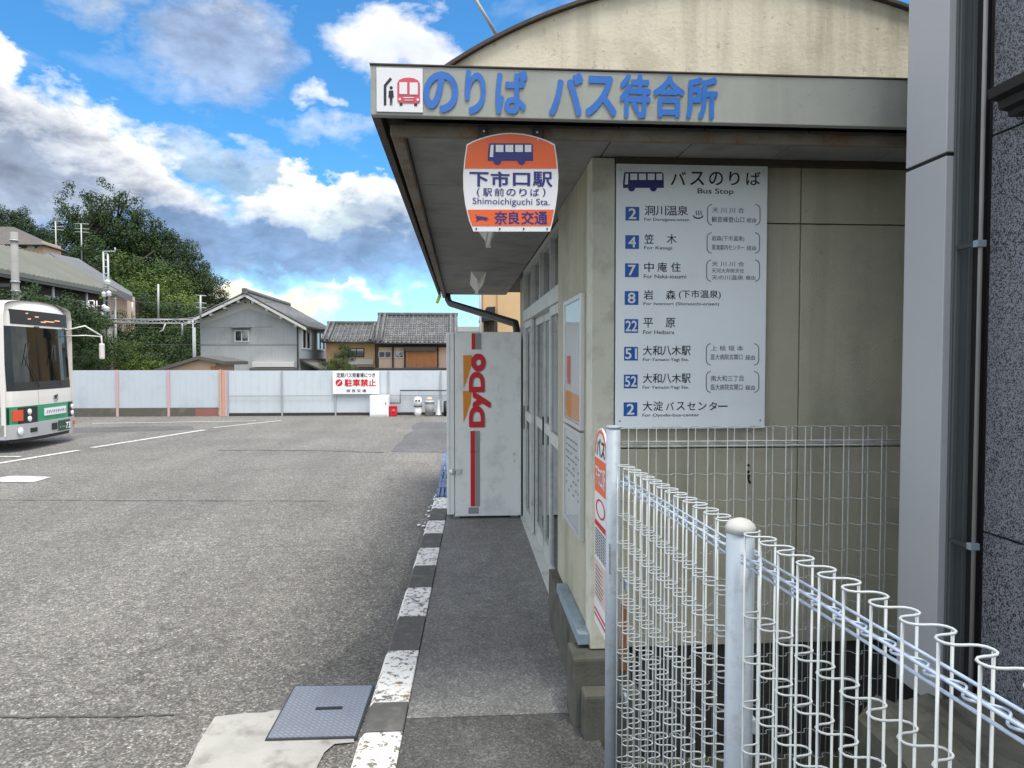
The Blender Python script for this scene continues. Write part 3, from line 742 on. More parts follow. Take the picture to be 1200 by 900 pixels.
# barrel gable and roof
ac = Vector((1.225, 0, .989))
def arc(r, a0, a1, n_): return [(ac.x + r * math.cos(a0 + (a1 - a0) * k / n_), ac.z + r * math.sin(a0 + (a1 - a0) * k / n_)) for k in range(n_ + 1)]
t0 = math.acos(1.53 / 2.272)
A = arc(2.270, math.pi - t0, t0, 40)
pj = [(A[0][0], 2.668)] + A + [(A[-1][0], 2.668)]
MB().prism(pj, .08, ((0, 3.06, 0), (1, 0, 0), (0, 0, 1), (0, -1, 0))).build('gable_wall', 'wall_cream', bl)
A = arc(2.272, math.pi - t0, t0, 48); B = arc(2.285, math.pi - t0, t0, 48)
MB().prism(A + B[::-1], 4.9, ((0, 2.955, 0), (1, 0, 0), (0, 0, 1), (0, 1, 0))).build('barrel_roof', 'dark_trim', bl)
MB().tube([(.168, 3.12, 3.04), (.075, 3.12, 3.19), (-.30, 3.12, 3.80)], .008).build('stay_rod', 'galv', bl)
# rain pipe from the canopy corner back to the wall
a = at(523, 344, 9.3); b = at(525, 353, 9.3); c = at(604, 379, 7.75)
MB().tube([(a.x, a.y, 2.6), (b.x, b.y, b.z + .02), (b.x + .03, b.y - .02, b.z - .03), (c.x, c.y, c.z), (c.x + .02, c.y, c.z - .1), (c.x + .02, c.y, .2)], .042, 10).build('rain_pipe', 'steel_dark', bl)
# raised letters on the fascia
def letters(body, p0, p1, q0, q1, Y, name, m, parent, off=.0, depth=0, **k):
    X0, X1, Z0, Z1 = rect(p0, q0, p1, q1, Y)
    mb = MB()
    mb.text(body, X0, X1, Z0, Z1, front(Y, .004), off, **k)
    return mb
mb = MB()
for body, a_, b_, c_, d_ in (('の', 497.5, 535.5, 86, 130.5), ('り', 546, 568, 84, 132.5), ('ば', 582, 617, 84.5, 132.5),
                             ('バ', 644.5, 682, 87, 134.5), ('ス', 687, 721, 91, 135), ('待', 727, 761, 88.5, 137), ('合', 766, 801, 90, 136.5), ('所', 805, 839.5, 92, 138.5)):
    X0, X1, Z0, Z1 = rect(a_, c_, b_, d_, CY0)
    MB().text(body, X0, X1, Z0, Z1, front(CY0, .004), .036).build('letter', 'blue_letter', fas)

# pictogram panel on the fascia
Y = CY0
def pr(mb, pts, Y, dz, th=.0008):       # polygon given in picture units on a board at depth Y
    q_ = [at(a, b, Y) for a, b in pts]
    mb.prism([(v.x, v.z) for v in q_], th, front(Y, dz)); return mb
def disc(mb, x, y, r, Y, dz, n_=14, ry=None):
    return pr(mb, [(x + r * math.cos(2 * math.pi * k / n_), y + (ry or r) * math.sin(2 * math.pi * k / n_)) for k in range(n_)], Y, dz)
def bar(mb, x0, x1, y0, y1, Y, dz): return pr(mb, [(x0, y0), (x1, y0), (x1, y1), (x0, y1)], Y, dz)
X0, X1, Z0, Z1 = rect(441.5, 80.5, 495.5, 132, Y)
pic = MB().box(X0, X1, Y - .006, Y - .0005, Z0, Z1, .001).build('pictogram_panel', 'white_plate', bl, label='white panel with a shelter, person and red bus')
mb = MB(); dz = .0065
pr(mb, [(450, 124), (450, 100.5), (457.5, 91.5), (459.5, 93.8), (453, 101.8), (453, 124)], Y, dz)
disc(mb, 458.6, 103.6, 1.9, Y, dz)
pr(mb, [(456, 107), (461, 107), (461.7, 115), (460.2, 115), (460, 124), (458.9, 124), (458.6, 116.5), (458.2, 124), (457.1, 124), (457, 115), (455.4, 115)], Y, dz)
bar(mb, 468.5, 472, 121.5, 124.5, Y, dz); bar(mb, 485.5, 489, 122, 125, Y, dz)
mb.build('pictogram_figure', 'ink', pic)
mb = MB(); pr(mb, [(465.7, 98), (468, 94.5), (473, 92.4), (479, 91.8), (485, 92.6), (490, 95), (492.2, 98.5), (492.4, 120), (491, 122.2), (467.5, 121.6), (466, 119.5)], Y, dz)
mb.build('pictogram_bus', 'pink_red', pic)
mb = MB(); dz = .0078
bar(mb, 468.3, 477.3, 97.5, 111.3, Y, dz); bar(mb, 480.3, 489.8, 97.8, 111.8, Y, dz); bar(mb, 473, 485, 115, 116, Y, dz); bar(mb, 474, 484, 118, 118.8, Y, dz)
disc(mb, 468.8, 117.3, 1.5, Y, dz); disc(mb, 489.8, 117.8, 1.5, Y, dz)
mb.build('pictogram_window', 'white_plate', pic)

# ceiling lamps under the canopy
for (x, y0, y1, lab) in ((.17, 3.45, 4.72, 'white fluorescent batten under the canopy, nearest, half hidden by the hanging sign'),
                         (.16, 6.9, 8.15, 'white fluorescent batten under the canopy, farther one above the vending machine')):
    t = empty('ceiling_light', (x, (y0 + y1) / 2, 2.524), lab, 'ceiling light', 'fluorescent lights under the canopy')
    mb = MB(); mb.prism([(-.02, 0), (.02, 0), (.075, .075), (-.075, .075)], y1 - y0 - .04, ((x, y0 + .02, 2.448), (1, 0, 0), (0, 0, 1), (0, 1, 0)))
    mb.build('reflector', 'white', t)
    MB().tube([(x, y0 + .05, 2.425), (x, y1 - .05, 2.425)], .016, 10).build('tube', 'white_plate', t)
    for yy in (y0 + .02, y1 - .05):
        MB().box(x - .018, x + .018, yy, yy + .028, 2.405, 2.4555, .003).build('socket', 'white', t)
# small lime tag at the canopy's far corner
tg = at(513.5, 350, 9.3)
k = empty('plastic_tag', (tg.x, tg.y, tg.z), 'small lime green tag hanging from the far corner of the canopy', 'tag')
MB().prism([(-.035, -.055), (.0, -.065), (.045, .04), (.005, .055)], .006, ((tg.x, tg.y, tg.z), (1, 0, 0), (0, 0, 1), (0, 1, 0))).build('strip', 'tag_green', k)
MB().tube([(tg.x + .02, tg.y, tg.z + .045), (tg.x + .04, tg.y, 2.53)], .003, 4).build('cord', 'black', k)

# ================================================================== DESTINATION BOARD on the front wall
BY = PY - .022
X0, X1, Z0, Z1 = rect(721.8, 190.5, 898, 502.3, BY)
bd = empty('destination_board', (X0, BY, Z0), 'tall white bus stop board listing eight numbered routes on the beige front wall', 'sign')
MB().box(X0, X1, BY, BY + .02, Z0, Z1, .002).build('panel', 'board', bd)
for (fx, fz) in ((.03, .03), (.97, .03), (.03, .97), (.97, .97)):
    MB().lathe([(.004, 0), (.004, .003), (.002, .004)], (X0 + (X1 - X0) * fx, BY, Z0 + (Z1 - Z0) * fz), 8, ax='y').build('screw', 'alu', bd)
F = front(BY, .0008)
def T(mb, body, a_, b_, c_, d_, off=0, Y=BY, fr=None, **k):
    X0, X1, Z0, Z1 = rect(a_, c_, b_, d_, Y); mb.text(body, X0, X1, Z0, Z1, fr or front(Y, .0008), off, **k)
ink = MB(); grey = MB(); sqw = MB()
def chars(mb, body, xs_, y0, y1, wd, off, small=()):
    for ch, x in zip(body, xs_): T(mb, ch, x, x + wd, y0, y1, off)
chars(ink, 'バスのりば', (785.5, 809.5, 831.5, 855, 874), 200.8, 217, 0, 0) if False else None
for ch, a_, b_ in (('バ', 786, 803.5), ('ス', 809, 825), ('の', 831, 847), ('り', 854.5, 866.5), ('ば', 874.5, 891)):
    T(ink, ch, a_, b_, 201.5, 217, .012)
T(ink, 'Bus Stop', 817.5, 859.5, 221, 228.8, .014)
rows = [(250.5, '2', '洞川温泉', (755.4, 768.5, 781.3, 794), 12, 'For Dorogawa-onsen', 807.5),
        (283.7, '4', '笠木', (755, 781.5), 11, 'For Kasagi', 787.5),
        (316.7, '7', '中庵住', (755, 770.5, 786.5), 11, 'For Naka-iosumi', 804),
        (349.2, '8', '岩森', (754.3, 780.5), 11, 'For Iwamori (Shimoichi-onsen)', 842.5),
        (382, '22', '平原', (754, 780), 11, 'For Heibara', 790),
        (414.5, '51', '大和八木駅', (753.5, 764.7, 776, 787.3, 798.6), 10.6, 'For Yamato-Yagi Sta.', 807),
        (447, '52', '大和八木駅', (753.5, 764.7, 776, 787.3, 798.6), 10.6, 'For Yamato-Yagi Sta.', 807),
        (479.5, '2', '大淀バスセンター', (753.3, 765.7, 779.5, 792, 804.5, 817.5, 830, 841.5), 11, 'For Oyodo-bus-center', 819.5)]
for yc, num, jp, xs_, wd, en, ex in rows:
    xc = 741 - (yc - 250) * .010
    Xa, Xb, Za, Zb = rect(xc - 8, yc - 8, xc + 8, yc + 8, BY)
    sqo = MB().box(Xa, Xb, BY - .0016, BY - .0003, Za, Zb).build('route_number', 'blue_sq', bd)
    nm = MB(); ww = 4.2 if len(num) == 1 else 6.6
    T(nm, num, xc - ww, xc + ww, yc - 6, yc + 6, .018, fr=front(BY, .0024))
    nm.build('numeral', 'white_plate', sqo)
    for ch, x in zip(jp, xs_):
        hh = 10.8
        if ch == 'ー': T(ink, ch, x, x + wd, yc - 4.2, yc - 2.8, .012)
        elif ch in 'バスセンタ': T(ink, ch, x + .8, x + wd - .8, yc - 8.2, yc + 1.0, .012)
        else: T(ink, ch, x, x + wd, yc - 9.2, yc + 1.8, .012)
    T(ink, en, 755 - (yc - 250) * .01, ex, yc + 5.0, yc + 9.6, .008)
T(ink, '(下市温泉)', 795.5, 844.5, 340, 350.5, .012)
# onsen mark
for k in range(3):
    x = 815.2 + k * 2.7
    pr(ink, [(x, 252), (x + .9, 250.5), (x - .2, 249), (x + .8, 246.8), (x + 1.6, 247), (x + .8, 249), (x + 1.9, 250.7), (x + .9, 252.4)], BY, .0008)
ar = [(811.8 + 6.2 - 6.2 * math.cos(t), 252.6 + 4 * math.sin(t)) for t in [math.pi * k / 10 for k in range(11)]]
ar2 = [(811.8 + 6.2 - 5.0 * math.cos(t), 252.4 + 2.6 * math.sin(t)) for t in [math.pi * k / 10 for k in range(11)]]
for k in range(10): pr(ink, [ar[k], ar[k + 1], ar2[k + 1], ar2[k]], BY, .0008)
# bus drawing on the board
bus = MB()
def busicon(mb, x0, y0, s, Y, dz, gl):
    f_ = lambda a, b: (x0 + a * s, y0 + b * s)
    pr(mb, [f_(1.5, 0), f_(45, 0), f_(47.5, 2), f_(47.8, 18.5), f_(0, 18.5), f_(0, 12)], Y, dz)
    disc(mb, *f_(10, 18.6), 4.2 * s, Y, dz + .0012); disc(mb, *f_(35.5, 18.6), 4.2 * s, Y, dz + .0012)
    pr(gl, [f_(3.1, 1.8), f_(6.3, 1.8), f_(5.6, 14.5), f_(2.0, 14.5)], Y, dz + .0012)
    for a, b in ((8.4, 16.5), (18.6, 26.8), (28.9, 37), (39, 45.8)):
        pr(gl, [f_(a, 1.8), f_(b, 1.8), f_(b, 9.2), f_(a, 9.2)], Y, dz + .0012)
gl = MB(); busicon(bus, 730, 201.8, 1.0, BY, .0008, gl)
bo = bus.build('bus_drawing', 'navy', bd); gl.build('drawn_window', 'board', bo)
# bracketed via notes
def brack(x0, x1, y0, y1, lines):
    grey = MB()
    for sgn, x in ((1, x0), (-1, x1)):
        pts_ = [(x + sgn * 5.2, y0), (x + sgn * 1.6, y0 + 1.8), (x, y0 + 5), (x, y1 - 5), (x + sgn * 1.6, y1 - 1.8), (x + sgn * 5.2, y1)]
        for k in range(5):
            (a, b), (c, d_) = pts_[k], pts_[k + 1]; l_ = math.hypot(c - a, d_ - b); nx, ny = -(d_ - b) / l_ * .42, (c - a) / l_ * .42
            pr(grey, [(a + nx, b + ny), (c + nx, d_ + ny), (c - nx, d_ - ny), (a - nx, b - ny)], BY, .0008)
    for body, a, b, c, d_ in lines: T(grey, body, a, b, c, d_, .006)
    grey.build('via_note', 'ink_grey', bd)
brack(829, 890.5, 239.5, 264, [('天 川 川 合', 834.5, 872, 243.3, 249.6), ('観音峰登山口', 834, 872, 254, 260.6), ('経由', 875, 886, 255.4, 260.8)])
brack(828.5, 890, 272.5, 297, [('岩森(下市温泉)', 834, 872, 276.5, 283.2), ('黒滝案内センター', 834, 872, 286.8, 293.2), ('経由', 875, 886, 288, 293.4)])
brack(828, 890, 304.5, 330, [('天 川 川 合', 834, 872, 306.6, 312.2), ('天河大弁財天社', 834, 872, 314.6, 320), ('天の川温泉', 834, 871, 322.4, 328), ('経由', 874, 885, 323, 328)])
brack(827.5, 889, 402.5, 428, [('上 桧 垣 本', 833, 871, 405, 411), ('医大病院玄関口', 833, 870, 415, 421.6), ('経由', 873.5, 884.5, 416, 421.8)])
brack(827.5, 889, 435, 460, [('南大和三丁目', 833, 871, 440, 446.8), ('医大病院玄関口', 833, 870, 450.2, 457), ('経由', 873.5, 884.5, 451.4, 457)])
ink.build('lettering', 'ink', bd)

# ================================================================== HANGING STOP SIGN
SY = 2.575
c = at(598.5, 215, SY)
sg = empty('bus_stop_sign', (c.x, SY, c.z), 'round topped orange and white bus stop sign hanging from the canopy by two black clips', 'sign')
out = [(554.8, 271.5), (549.5, 258), (545.2, 240), (543, 222), (542.7, 206), (543.8, 190), (546.8, 169.5)]
topa = [(546.8 + (650 - 546.8) * k / 14, 169.3 - 13.2 * math.sin(math.pi * k / 14) ** .85) for k in range(1, 14)]
outline = out + topa + [(650, 169.3), (653, 190), (654.2, 206), (653.6, 222), (651.4, 240), (648, 258), (644.6, 271.5)]
def xr(y, side):
    pl_ = [(271.5, 554.8, 644.6), (258, 549.5, 648), (240, 545.2, 651.4), (222, 543, 653.6), (206, 542.7, 654.2), (190, 543.8, 653), (169.4, 546.8, 650)]
    for (ya, la, ra), (yb, lb, rb) in zip(pl_, pl_[1:]):
        if yb <= y <= ya:
            t = (y - yb) / (ya - yb); return (lb + (la - lb) * t) if side == 0 else (rb + (ra - rb) * t)
    return 548
mb = MB(); pr(mb, outline, SY, 0, .004); mb.build('plate', 'white_plate', sg)
ins = 1.3
mb = MB(); dz = .0045
ys_ = [198, 190, 180, 171]
pr(mb, [(xr(y, 0) + ins, y) for y in ys_] + [(548.4 + (648.6 - 548.4) * k / 14, 170.4 - 12.8 * math.sin(math.pi * k / 14) ** .85) for k in range(1, 14)] + [(xr(y, 1) - ins, y) for y in ys_[::-1]], SY, dz)
ys_ = [265, 258, 252, 246]
pr(mb, [(xr(y, 0) + ins, y) for y in ys_] + [(xr(y, 1) - ins, y) for y in ys_[::-1]], SY, dz)
mb.build('orange_field', 'orange', sg)
gl = MB(); bus = MB(); busicon(bus, 571.5, 168.5, 1.11, SY, .0055, gl)
bo = bus.build('bus_drawing', 'navy', sg); gl.build('drawn_window', 'white_plate', bo)
mb = MB()
for body, a, b, c_, d_, o_ in (('下', 550.7, 572, 202.5, 218.7, .03), ('市', 575.5, 596.5, 202, 218.9, .03), ('口', 601.5, 620.5, 203.4, 217.8, .03), ('駅', 624.5, 646.7, 202, 218.9, .022),
                               ('(', 558.8, 562, 220.8, 230.8, .01), ('駅', 566, 576.5, 221, 230.2, .014), ('前', 579.5, 590.5, 221, 230.2, .014), ('の', 593.5, 604, 221.8, 229.8, .014), ('り', 608.5, 617, 221.5, 230.2, .014), ('ば', 621.5, 631.5, 221.5, 230.2, .014), (')', 635.8, 639, 220.8, 230.8, .01),
                               ('奈', 579.5, 594, 248.2, 263.2, .028), ('良', 596, 608.5, 248.4, 263, .028), ('交', 611, 625, 248.3, 263.2, .028), ('通', 626.5, 641, 248.6, 263.2, .028)):
    X0, X1, Z0, Z1 = rect(a, c_, b, d_, SY); mb.text(body, X0, X1, Z0, Z1, front(SY, .0055), o_)
X0, X1, Z0, Z1 = rect(553.8, 232.6, 644, 242.4, SY); mb.text('Shimoichiguchi Sta.', X0, X1, Z0, Z1, front(SY, .0055), .002)
pr(mb, [(556.5, 251.5), (559.5, 253.5), (564, 254), (570, 254.8), (573, 257.6), (569, 257.2), (571, 259.5), (565.5, 257.9), (561.5, 258.2), (557.5, 260.4), (559, 257.2), (557.3, 255.2), (558.6, 254.4)], SY, .0055)
mb.build('lettering', 'navy', sg)
mb = MB()
for x in (558, 585.5, 613.5, 641): disc(mb, x, 268.5 - (x - 558) * .001, 1.1, SY, .0055)
mb.build('rivets', 'ink', sg, kind='stuff')
for x in (565.5, 630.5):
    a = at(x, 146, SY); 
    MB().box(a.x - .017, a.x + .017, SY - .002, SY + .022, 2.40, 2.511, .002).build('bracket', 'black', sg)
    for z in (2.462, 2.488): MB().lathe([(.004, 0), (.004, -.004), (.002, -.005)], (a.x + rnd.uniform(-.006, .006), SY - .002, z), 8, ax='y').build('bolt', 'alu_bright', sg)

# ================================================================== POSTERS AND SIDE SIGN
def sidebox(mb, x, d, y0, y1, z0, z1, bev=.0): return mb.box(x - d, x, y0, y1, z0, z1, bev)
for (z0, z1, lab) in ((1.36, 1.975, 'framed travel poster on the side wall, upper of two beside the doors'), (.86, 1.35, 'framed notice sheet on the side wall, lower of two beside the doors')):
    up = z0 > 1.2
    t = empty('poster_frame', (.544, 3.42, z0), lab, 'poster', 'posters beside the waiting room doors')
    m_ = MB(); y0, y1 = 3.165, 3.70
    m_.box(.522, .5445, y0, y0 + .022, z0, z1, .002); m_.box(.522, .5445, y1 - .022, y1, z0, z1, .002)
    m_.box(.522, .5445, y0 + .0225, y1 - .0225, z0, z0 + .022, .002); m_.box(.522, .5445, y0 + .0225, y1 - .0225, z1 - .022, z1, .002)
    m_.build('frame', 'alu_bright', t)
    sh = MB().box(.532, .538, y0 + .0225, y1 - .0225, z0 + .0225, z1 - .0225).build('sheet', 'paper', t)
    SF = (Vector((.532 - .001, y1 - .03, z0 + .03)), Vector((0, -1, 0)), Vector((0, 0, 1)), Vector((-1, 0, 0)))
    W_, H_ = .475, z1 - z0 - .06
    if up:
        g_ = MB(); g_.prism([(.0, .0), (W_, 0), (W_, H_ * .22), (0, H_ * .24)], .0008, SF); g_.build('picture_block', 'orange_bar', sh)
        g_ = MB(); g_.prism([(.05, H_ * .3), (.16, H_ * .3), (.16, H_ * .55), (.05, H_ * .55)], .0008, SF); g_.build('picture_block', 'pink_red', sh)
    else:
        g_ = MB()
        for r_ in range(9):
            zz = H_ * (.90 - r_ * .075)
            for cidx in range(6):
                if rnd.random() < .8: 
                    xx = .02 + cidx * .075; g_.prism([(xx, zz), (xx + rnd.uniform(.03, .065), zz), (xx + .06, zz + .010), (xx, zz + .010)], .0006, SF)
        g_.build('printed_lines', 'ink_grey', sh)
    MB().box(.526, .528, y0 + .0225, y1 - .0225, z0 + .0225, z1 - .0225).build('cover_sheet', 'clearcover', t)

sp = empty('stop_flag_sign', (.50, 2.56, .69), 'narrow round topped stop sign seen edge on beside the first fence post', 'sign')
y0, y1 = 2.44, 2.665; zb, zt = .69, 1.43
pl_ = [(0, .0), (y1 - y0, 0), (y1 - y0, zt - zb - .10)] + [((y1 - y0) / 2 + (y1 - y0) / 2 * math.cos(t), zt - zb - .10 + .10 * math.sin(t)) for t in [math.pi * k / 12 for k in range(1, 12)]] + [(0, zt - zb - .10)]
SF = (Vector((.504, y1, zb)), Vector((0, -1, 0)), Vector((0, 0, 1)), Vector((-1, 0, 0)))
MB().prism(pl_, .006, SF).build('plate', 'white_plate', sp)
SF2 = (Vector((.4972, y1, zb)), Vector((0, -1, 0)), Vector((0, 0, 1)), Vector((-1, 0, 0)))
Wd = y1 - y0
m_ = MB(); m_.prism([(.006, .50), (Wd - .006, .50), (Wd - .006, .625), (.006, .625)], .0006, SF2)
for k in range(12):
    ta, tb = math.pi * k / 12, math.pi * (k + 1) / 12
    cc_ = Wd / 2; f1 = lambda t, r_: (cc_ + r_ * (cc_ - .006) * math.cos(t), .64 + r_ * .094 * math.sin(t))
    m_.prism([f1(ta, 1), f1(tb, 1), f1(tb, .88), f1(ta, .88)], .0006, SF2)
m_.build('orange_band', 'orange', sp)
m_ = MB(); m_.text('バス', .04, Wd - .04, .635, .70, (SF2[0] - Vector((.0006, 0, 0)), *SF2[1:]), .02)
m_.build('lettering', 'ink', sp)
m_ = MB(); m_.text('下市口駅', .02, Wd - .02, .525, .60, (SF2[0] - Vector((.0014, 0, 0)), *SF2[1:]), .02); m_.build('lettering', 'white_plate', sp)
m_ = MB()
for k in range(16):
    ta, tb = 2 * math.pi * k / 16, 2 * math.pi * (k + 1) / 16
    f1 = lambda t, r_: (Wd / 2 + r_ * math.cos(t), .445 + r_ * .42 * math.sin(t))
    m_.prism([f1(ta, .085), f1(tb, .085), f1(tb, .07), f1(ta, .07)], .0006, SF2)
for zz, hh in ((.03, .008), (.05, .008), (.372, .02)): MB().prism([(.006, zz), (Wd - .006, zz), (Wd - .006, zz + hh), (.006, zz + hh)], .0006, SF2).build('red_stripe', 'red', sp)
m_.build('red_ring', 'red', sp)
m_ = MB(); m_.prism([(.01, .10), (Wd - .01, .10), (Wd - .01, .245), (.01, .245)], .0006, SF2); m_.build('timetable_sheet', 'paper_pink', sp)
m_ = MB()
for r_ in range(10):
    for q_ in range(8):
        m_.prism([(.02 + q_ * .036, .262 + r_ * .0105), (.045 + q_ * .036, .262 + r_ * .0105), (.045 + q_ * .036, .268 + r_ * .0105), (.02 + q_ * .036, .268 + r_ * .0105)], .0006, SF2)
for r_ in range(8):
    m_.prism([(.03, .115 + r_ * .015), (Wd - .03 - rnd.uniform(0, .1), .115 + r_ * .015), (Wd - .06, .119 + r_ * .015), (.03, .119 + r_ * .015)], .0014, SF2)
m_.build('timetable_print', 'ink_grey', sp)

# ================================================================== VENDING MACHINE
VY = 6.85
vx0, vx1 = at(532.5, 500, VY).x, at(611, 500, VY).x; vxf = at(523.5, 500, VY).x
vz0, vz1 = .172, at(570, 389, VY).z
vm = empty('vending_machine', ((vxf + vx1) / 2, VY + .6, .15), 'tall pale grey drinks vending machine seen from its side at the end of the walkway', 'vending machine')
MB().box(vx0 + .003, vx1, VY, VY + 1.15, vz0, vz1, .008).build('cabinet', 'vend', vm)
MB().box(vxf, vx0, VY - .006, VY + 1.156, vz0 + .02, vz1 - .004, .006).build('front_door', 'vend', vm)
MB().box(vxf + .028, vxf + .031, VY - .0075, VY - .0062, vz0 + .03, vz1 - .02).build('door_seam', 'grey_print', vm)
for x in (vxf + .06, vx1 - .10):
    for y in (VY + .05, VY + 1.05): MB().box(x, x + .07, y, y + .06, .15, vz0 - .0005, .004).build('foot', 'galv', vm)
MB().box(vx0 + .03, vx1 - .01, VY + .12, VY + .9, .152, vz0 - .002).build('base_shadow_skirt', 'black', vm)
def vb(mb, a, b, c_, d_, dz=.001): 
    X0, X1, Z0, Z1 = rect(a, c_, b, d_, VY); return mb.prism([(X0, Z0), (X1, Z0), (X1, Z1), (X0, Z1)], .0015, front(VY, dz))
vb(MB(), 552.6, 557, 390.5, 409.6).build('red_bar', 'red', vm); vb(MB(), 551.4, 556.6, 505, 593.5).build('red_bar', 'red', vm)
vb(MB(), 557.1, 564, 390.5, 409.6).build('grey_bar', 'grey_print', vm); vb(MB(), 556.7, 562.4, 505, 593.5).build('grey_bar', 'grey_print', vm)
m_ = MB(); pr(m_, [(542.7, 416.3), (553.4, 416.3), (552.0, 430), (547, 446), (543.2, 455.2)], VY, .001, .0015); pr(m_, [(542.5, 458), (553, 458), (551.5, 472), (547, 486), (543.2, 495.8)], VY, .001, .0015)
m_.build('amber_wedge', 'orange_bar', vm)
# maker's name, reading upwards
for nm_, mt_, dx_, dzz in (('letter_shadow', 'grey_print', .010, .001), ('lettering', 'red', 0, .0032)):
    X0, X1, Z0, Z1 = rect(550, 415.5, 569, 499, VY)
    m_ = MB()
    for body, a, b, lo_, hi_ in (('D', 477, 499, 550.5, 566.5), ('y', 460.5, 477, 555, 573.5), ('D', 437, 458, 550.5, 566.5), ('o', 416, 433.5, 553.5, 567.5)):
        u0 = -at(560, b, VY).z; u1 = -at(560, a, VY).z
        za, zb_ = at(560, b, VY).z, at(560, a, VY).z
        xl, xh = at(lo_, 450, VY).x, at(hi_, 450, VY).x
        m_.text(body, za, zb_, -xh, -xl, (Vector((dx_, VY - dzz, -dx_ * .6)), Vector((0, 0, 1)), Vector((-1, 0, 0)), Vector((0, -1, 0))), .05)
    m_.build(nm_, mt_, vm)
m_ = MB(); vb(m_, 549, 561, 594.5, 602); m_.build('maker_label', 'grey_print', vm)
a = at(531.5, 552.5, VY)
lk = MB().lathe([(.03, 0), (.03, -.012), (.022, -.02), (.0, -.022)], (a.x - .012, VY - .007, a.z), 16, ax='y').build('lock', 'alu_bright', vm)
MB().box(a.x + .03, a.x + .075, VY - .014, VY - .0005, a.z - .024, a.z + .024, .004).build('lock_case', 'alu', vm)
for (px_, py_, w_, h_) in ((602.5, 532, 3, 4), (602.5, 540, 1.6, 3)):
    q_ = at(px_, py_, VY); MB().box(q_.x - w_ * .004, q_.x + w_ * .004, VY - .010, VY - .0005, q_.z - h_ * .004, q_.z + h_ * .004, .002).build('side_catch', 'alu', vm)
m_ = MB(); vb(m_, 544, 606, 528.5, 528.8); m_.build('side_crease', 'vend', vm)
# ================================================================== MESH FENCES
def fence_panel(root, P0, P1, ztop, zbot, period=.069, amp=.0235, rw=.0020, wm='fence', railm='fence_blue', first=.165, step=.0925, n=6):
    """waved wire panel from P0 to P1: upright wires as parts, waved wires, and the lattice rail near the top"""
    a = Vector((P0[0], P0[1], 0)); b = Vector((P1[0], P1[1], 0)); L_ = (b - a).length; d = (b - a) / L_; nn = Vector((-d.y, d.x, 0))
    K = int(round(L_ / period)); per = L_ / K
    def wave(z):
        pts = []
        for k in range(K * 14 + 1):
            s = per * k / 14; t = 2 * math.pi * k / 14
            pts.append(a + d * (s + .0050 * math.sin(2 * t)) + nn * amp * math.cos(t) + Vector((0, 0, z)))
        return pts
    zz = [ztop] + [ztop - first - i * step for i in range(40) if ztop - first - i * step > zbot]
    for z in zz:
        MB().tube(wave(z), rw, n, caps=True).build('waved_wire', wm, root)
    o0 = ORG[root.name]
    up = MB().tube([(0, 0, 0), (0, 0, ztop - zbot - .002)], rw * 1.12, n).build('upright_wire', wm, root, local=True)
    first_ = True
    for k in range(2 * K + 1):
        sgn = 1 if k % 2 == 0 else -1
        p = a + d * (per * k / 2) + nn * (amp * sgn) + Vector((0, 0, zbot))
        if first_: up.location = p - o0; first_ = False
        else: inst(up, root, p - o0)
    rail = MB()
    for sg_ in (-1, 1):
        for dz_ in (.050, .066):
            off = nn * (amp * .62) * sg_ + Vector((0, 0, ztop - dz_))
            rail.tube([a + off, b + off], rw * 1.3, n)
    rail.build('rail_rod', railm, root)
    zz_ = MB(); pts = []
    for k in range(12 * K + 1):
        pts.append(a + d * (per * k / 12) + nn * (amp * .60 * -math.cos(math.pi * k / 6)) + Vector((0, 0, ztop - .058)))
    zz_.tube(pts, rw * 1.0, n).build('rail_lacing', railm, root)
def fx(Y): return .670 - .056 * Y
def cap_post(root, x, y, r, z0, z1, dome=True):
    MB().lathe([(r, z0), (r, z1)], (x, y, 0), 24).build('post', 'post', root)
    if dome:
        MB().lathe([(r * 1.06, z1 - .012), (r * 1.08, z1), (r * .95, z1 + .007), (r * .68, z1 + .014), (r * .3, z1 + .018), (.0005, z1 + .019)], (x, y, 0), 24).build('post_cap', 'cap', root)
    else:
        MB().lathe([(r * 1.04, z1 - .004), (r * 1.04, z1 + .003), (r * .8, z1 + .006), (.0005, z1 + .007)], (x, y, 0), 24).build('post_cap', 'post', root)
ff = empty('wire_fence', (fx(1.45), 1.45, .15), 'white waved wire fence running towards the camera beside the walkway', 'fence')
P1y, P2y = 2.42, 1.472
cap_post(ff, .515, P1y, .0245, .10, 1.447, False)
cap_post(ff, fx(P2y), P2y, .0293, .10, 1.325)
cap_post(ff, fx(.46), .44, .0293, .10, 1.325)
fence_panel(ff, (fx(2.38), 2.38), (fx(1.51), 1.51), 1.325, .16)
fence_panel(ff, (fx(1.435), 1.435), (fx(.48), .48), 1.325, .16)
for y in (P1y, P2y):
    for z in (1.26, .9, .5):
        MB().box(fx(y) + .022, fx(y) + .034, y - .018, y + .018, z - .016, z + .016, .003).build('clamp', 'post', ff)
q = at(877, 560, PY - .004)
MB().prism([(-.004, .03), (.004, .03), (.006, .02), (-.005, .019)], .003, ((q.x, PY - .001, q.z + .03), (1, 0, 0), (0, 0, 1), (0, -1, 0))).prism([(-.006, .03), (.004, .034), (.008, .012), (.003, -.004), (.014, -.022), (.004, -.026), (-.004, -.004)], .004, ((q.x, PY - .001, q.z), (1, 0, 0), (0, 0, 1), (0, -1, 0))).build('wall_hook', 'black', bl)
bf = empty('wire_fence', (1.0, 2.42, .15), 'dull galvanised waved wire fence close in front of the beige wall', 'fence')
fence_panel(bf, (.535, 2.44), (2.0, 2.44), 1.444, .10, rw=.0015, wm='back_wire', railm='back_wire', amp=.014, n=5)
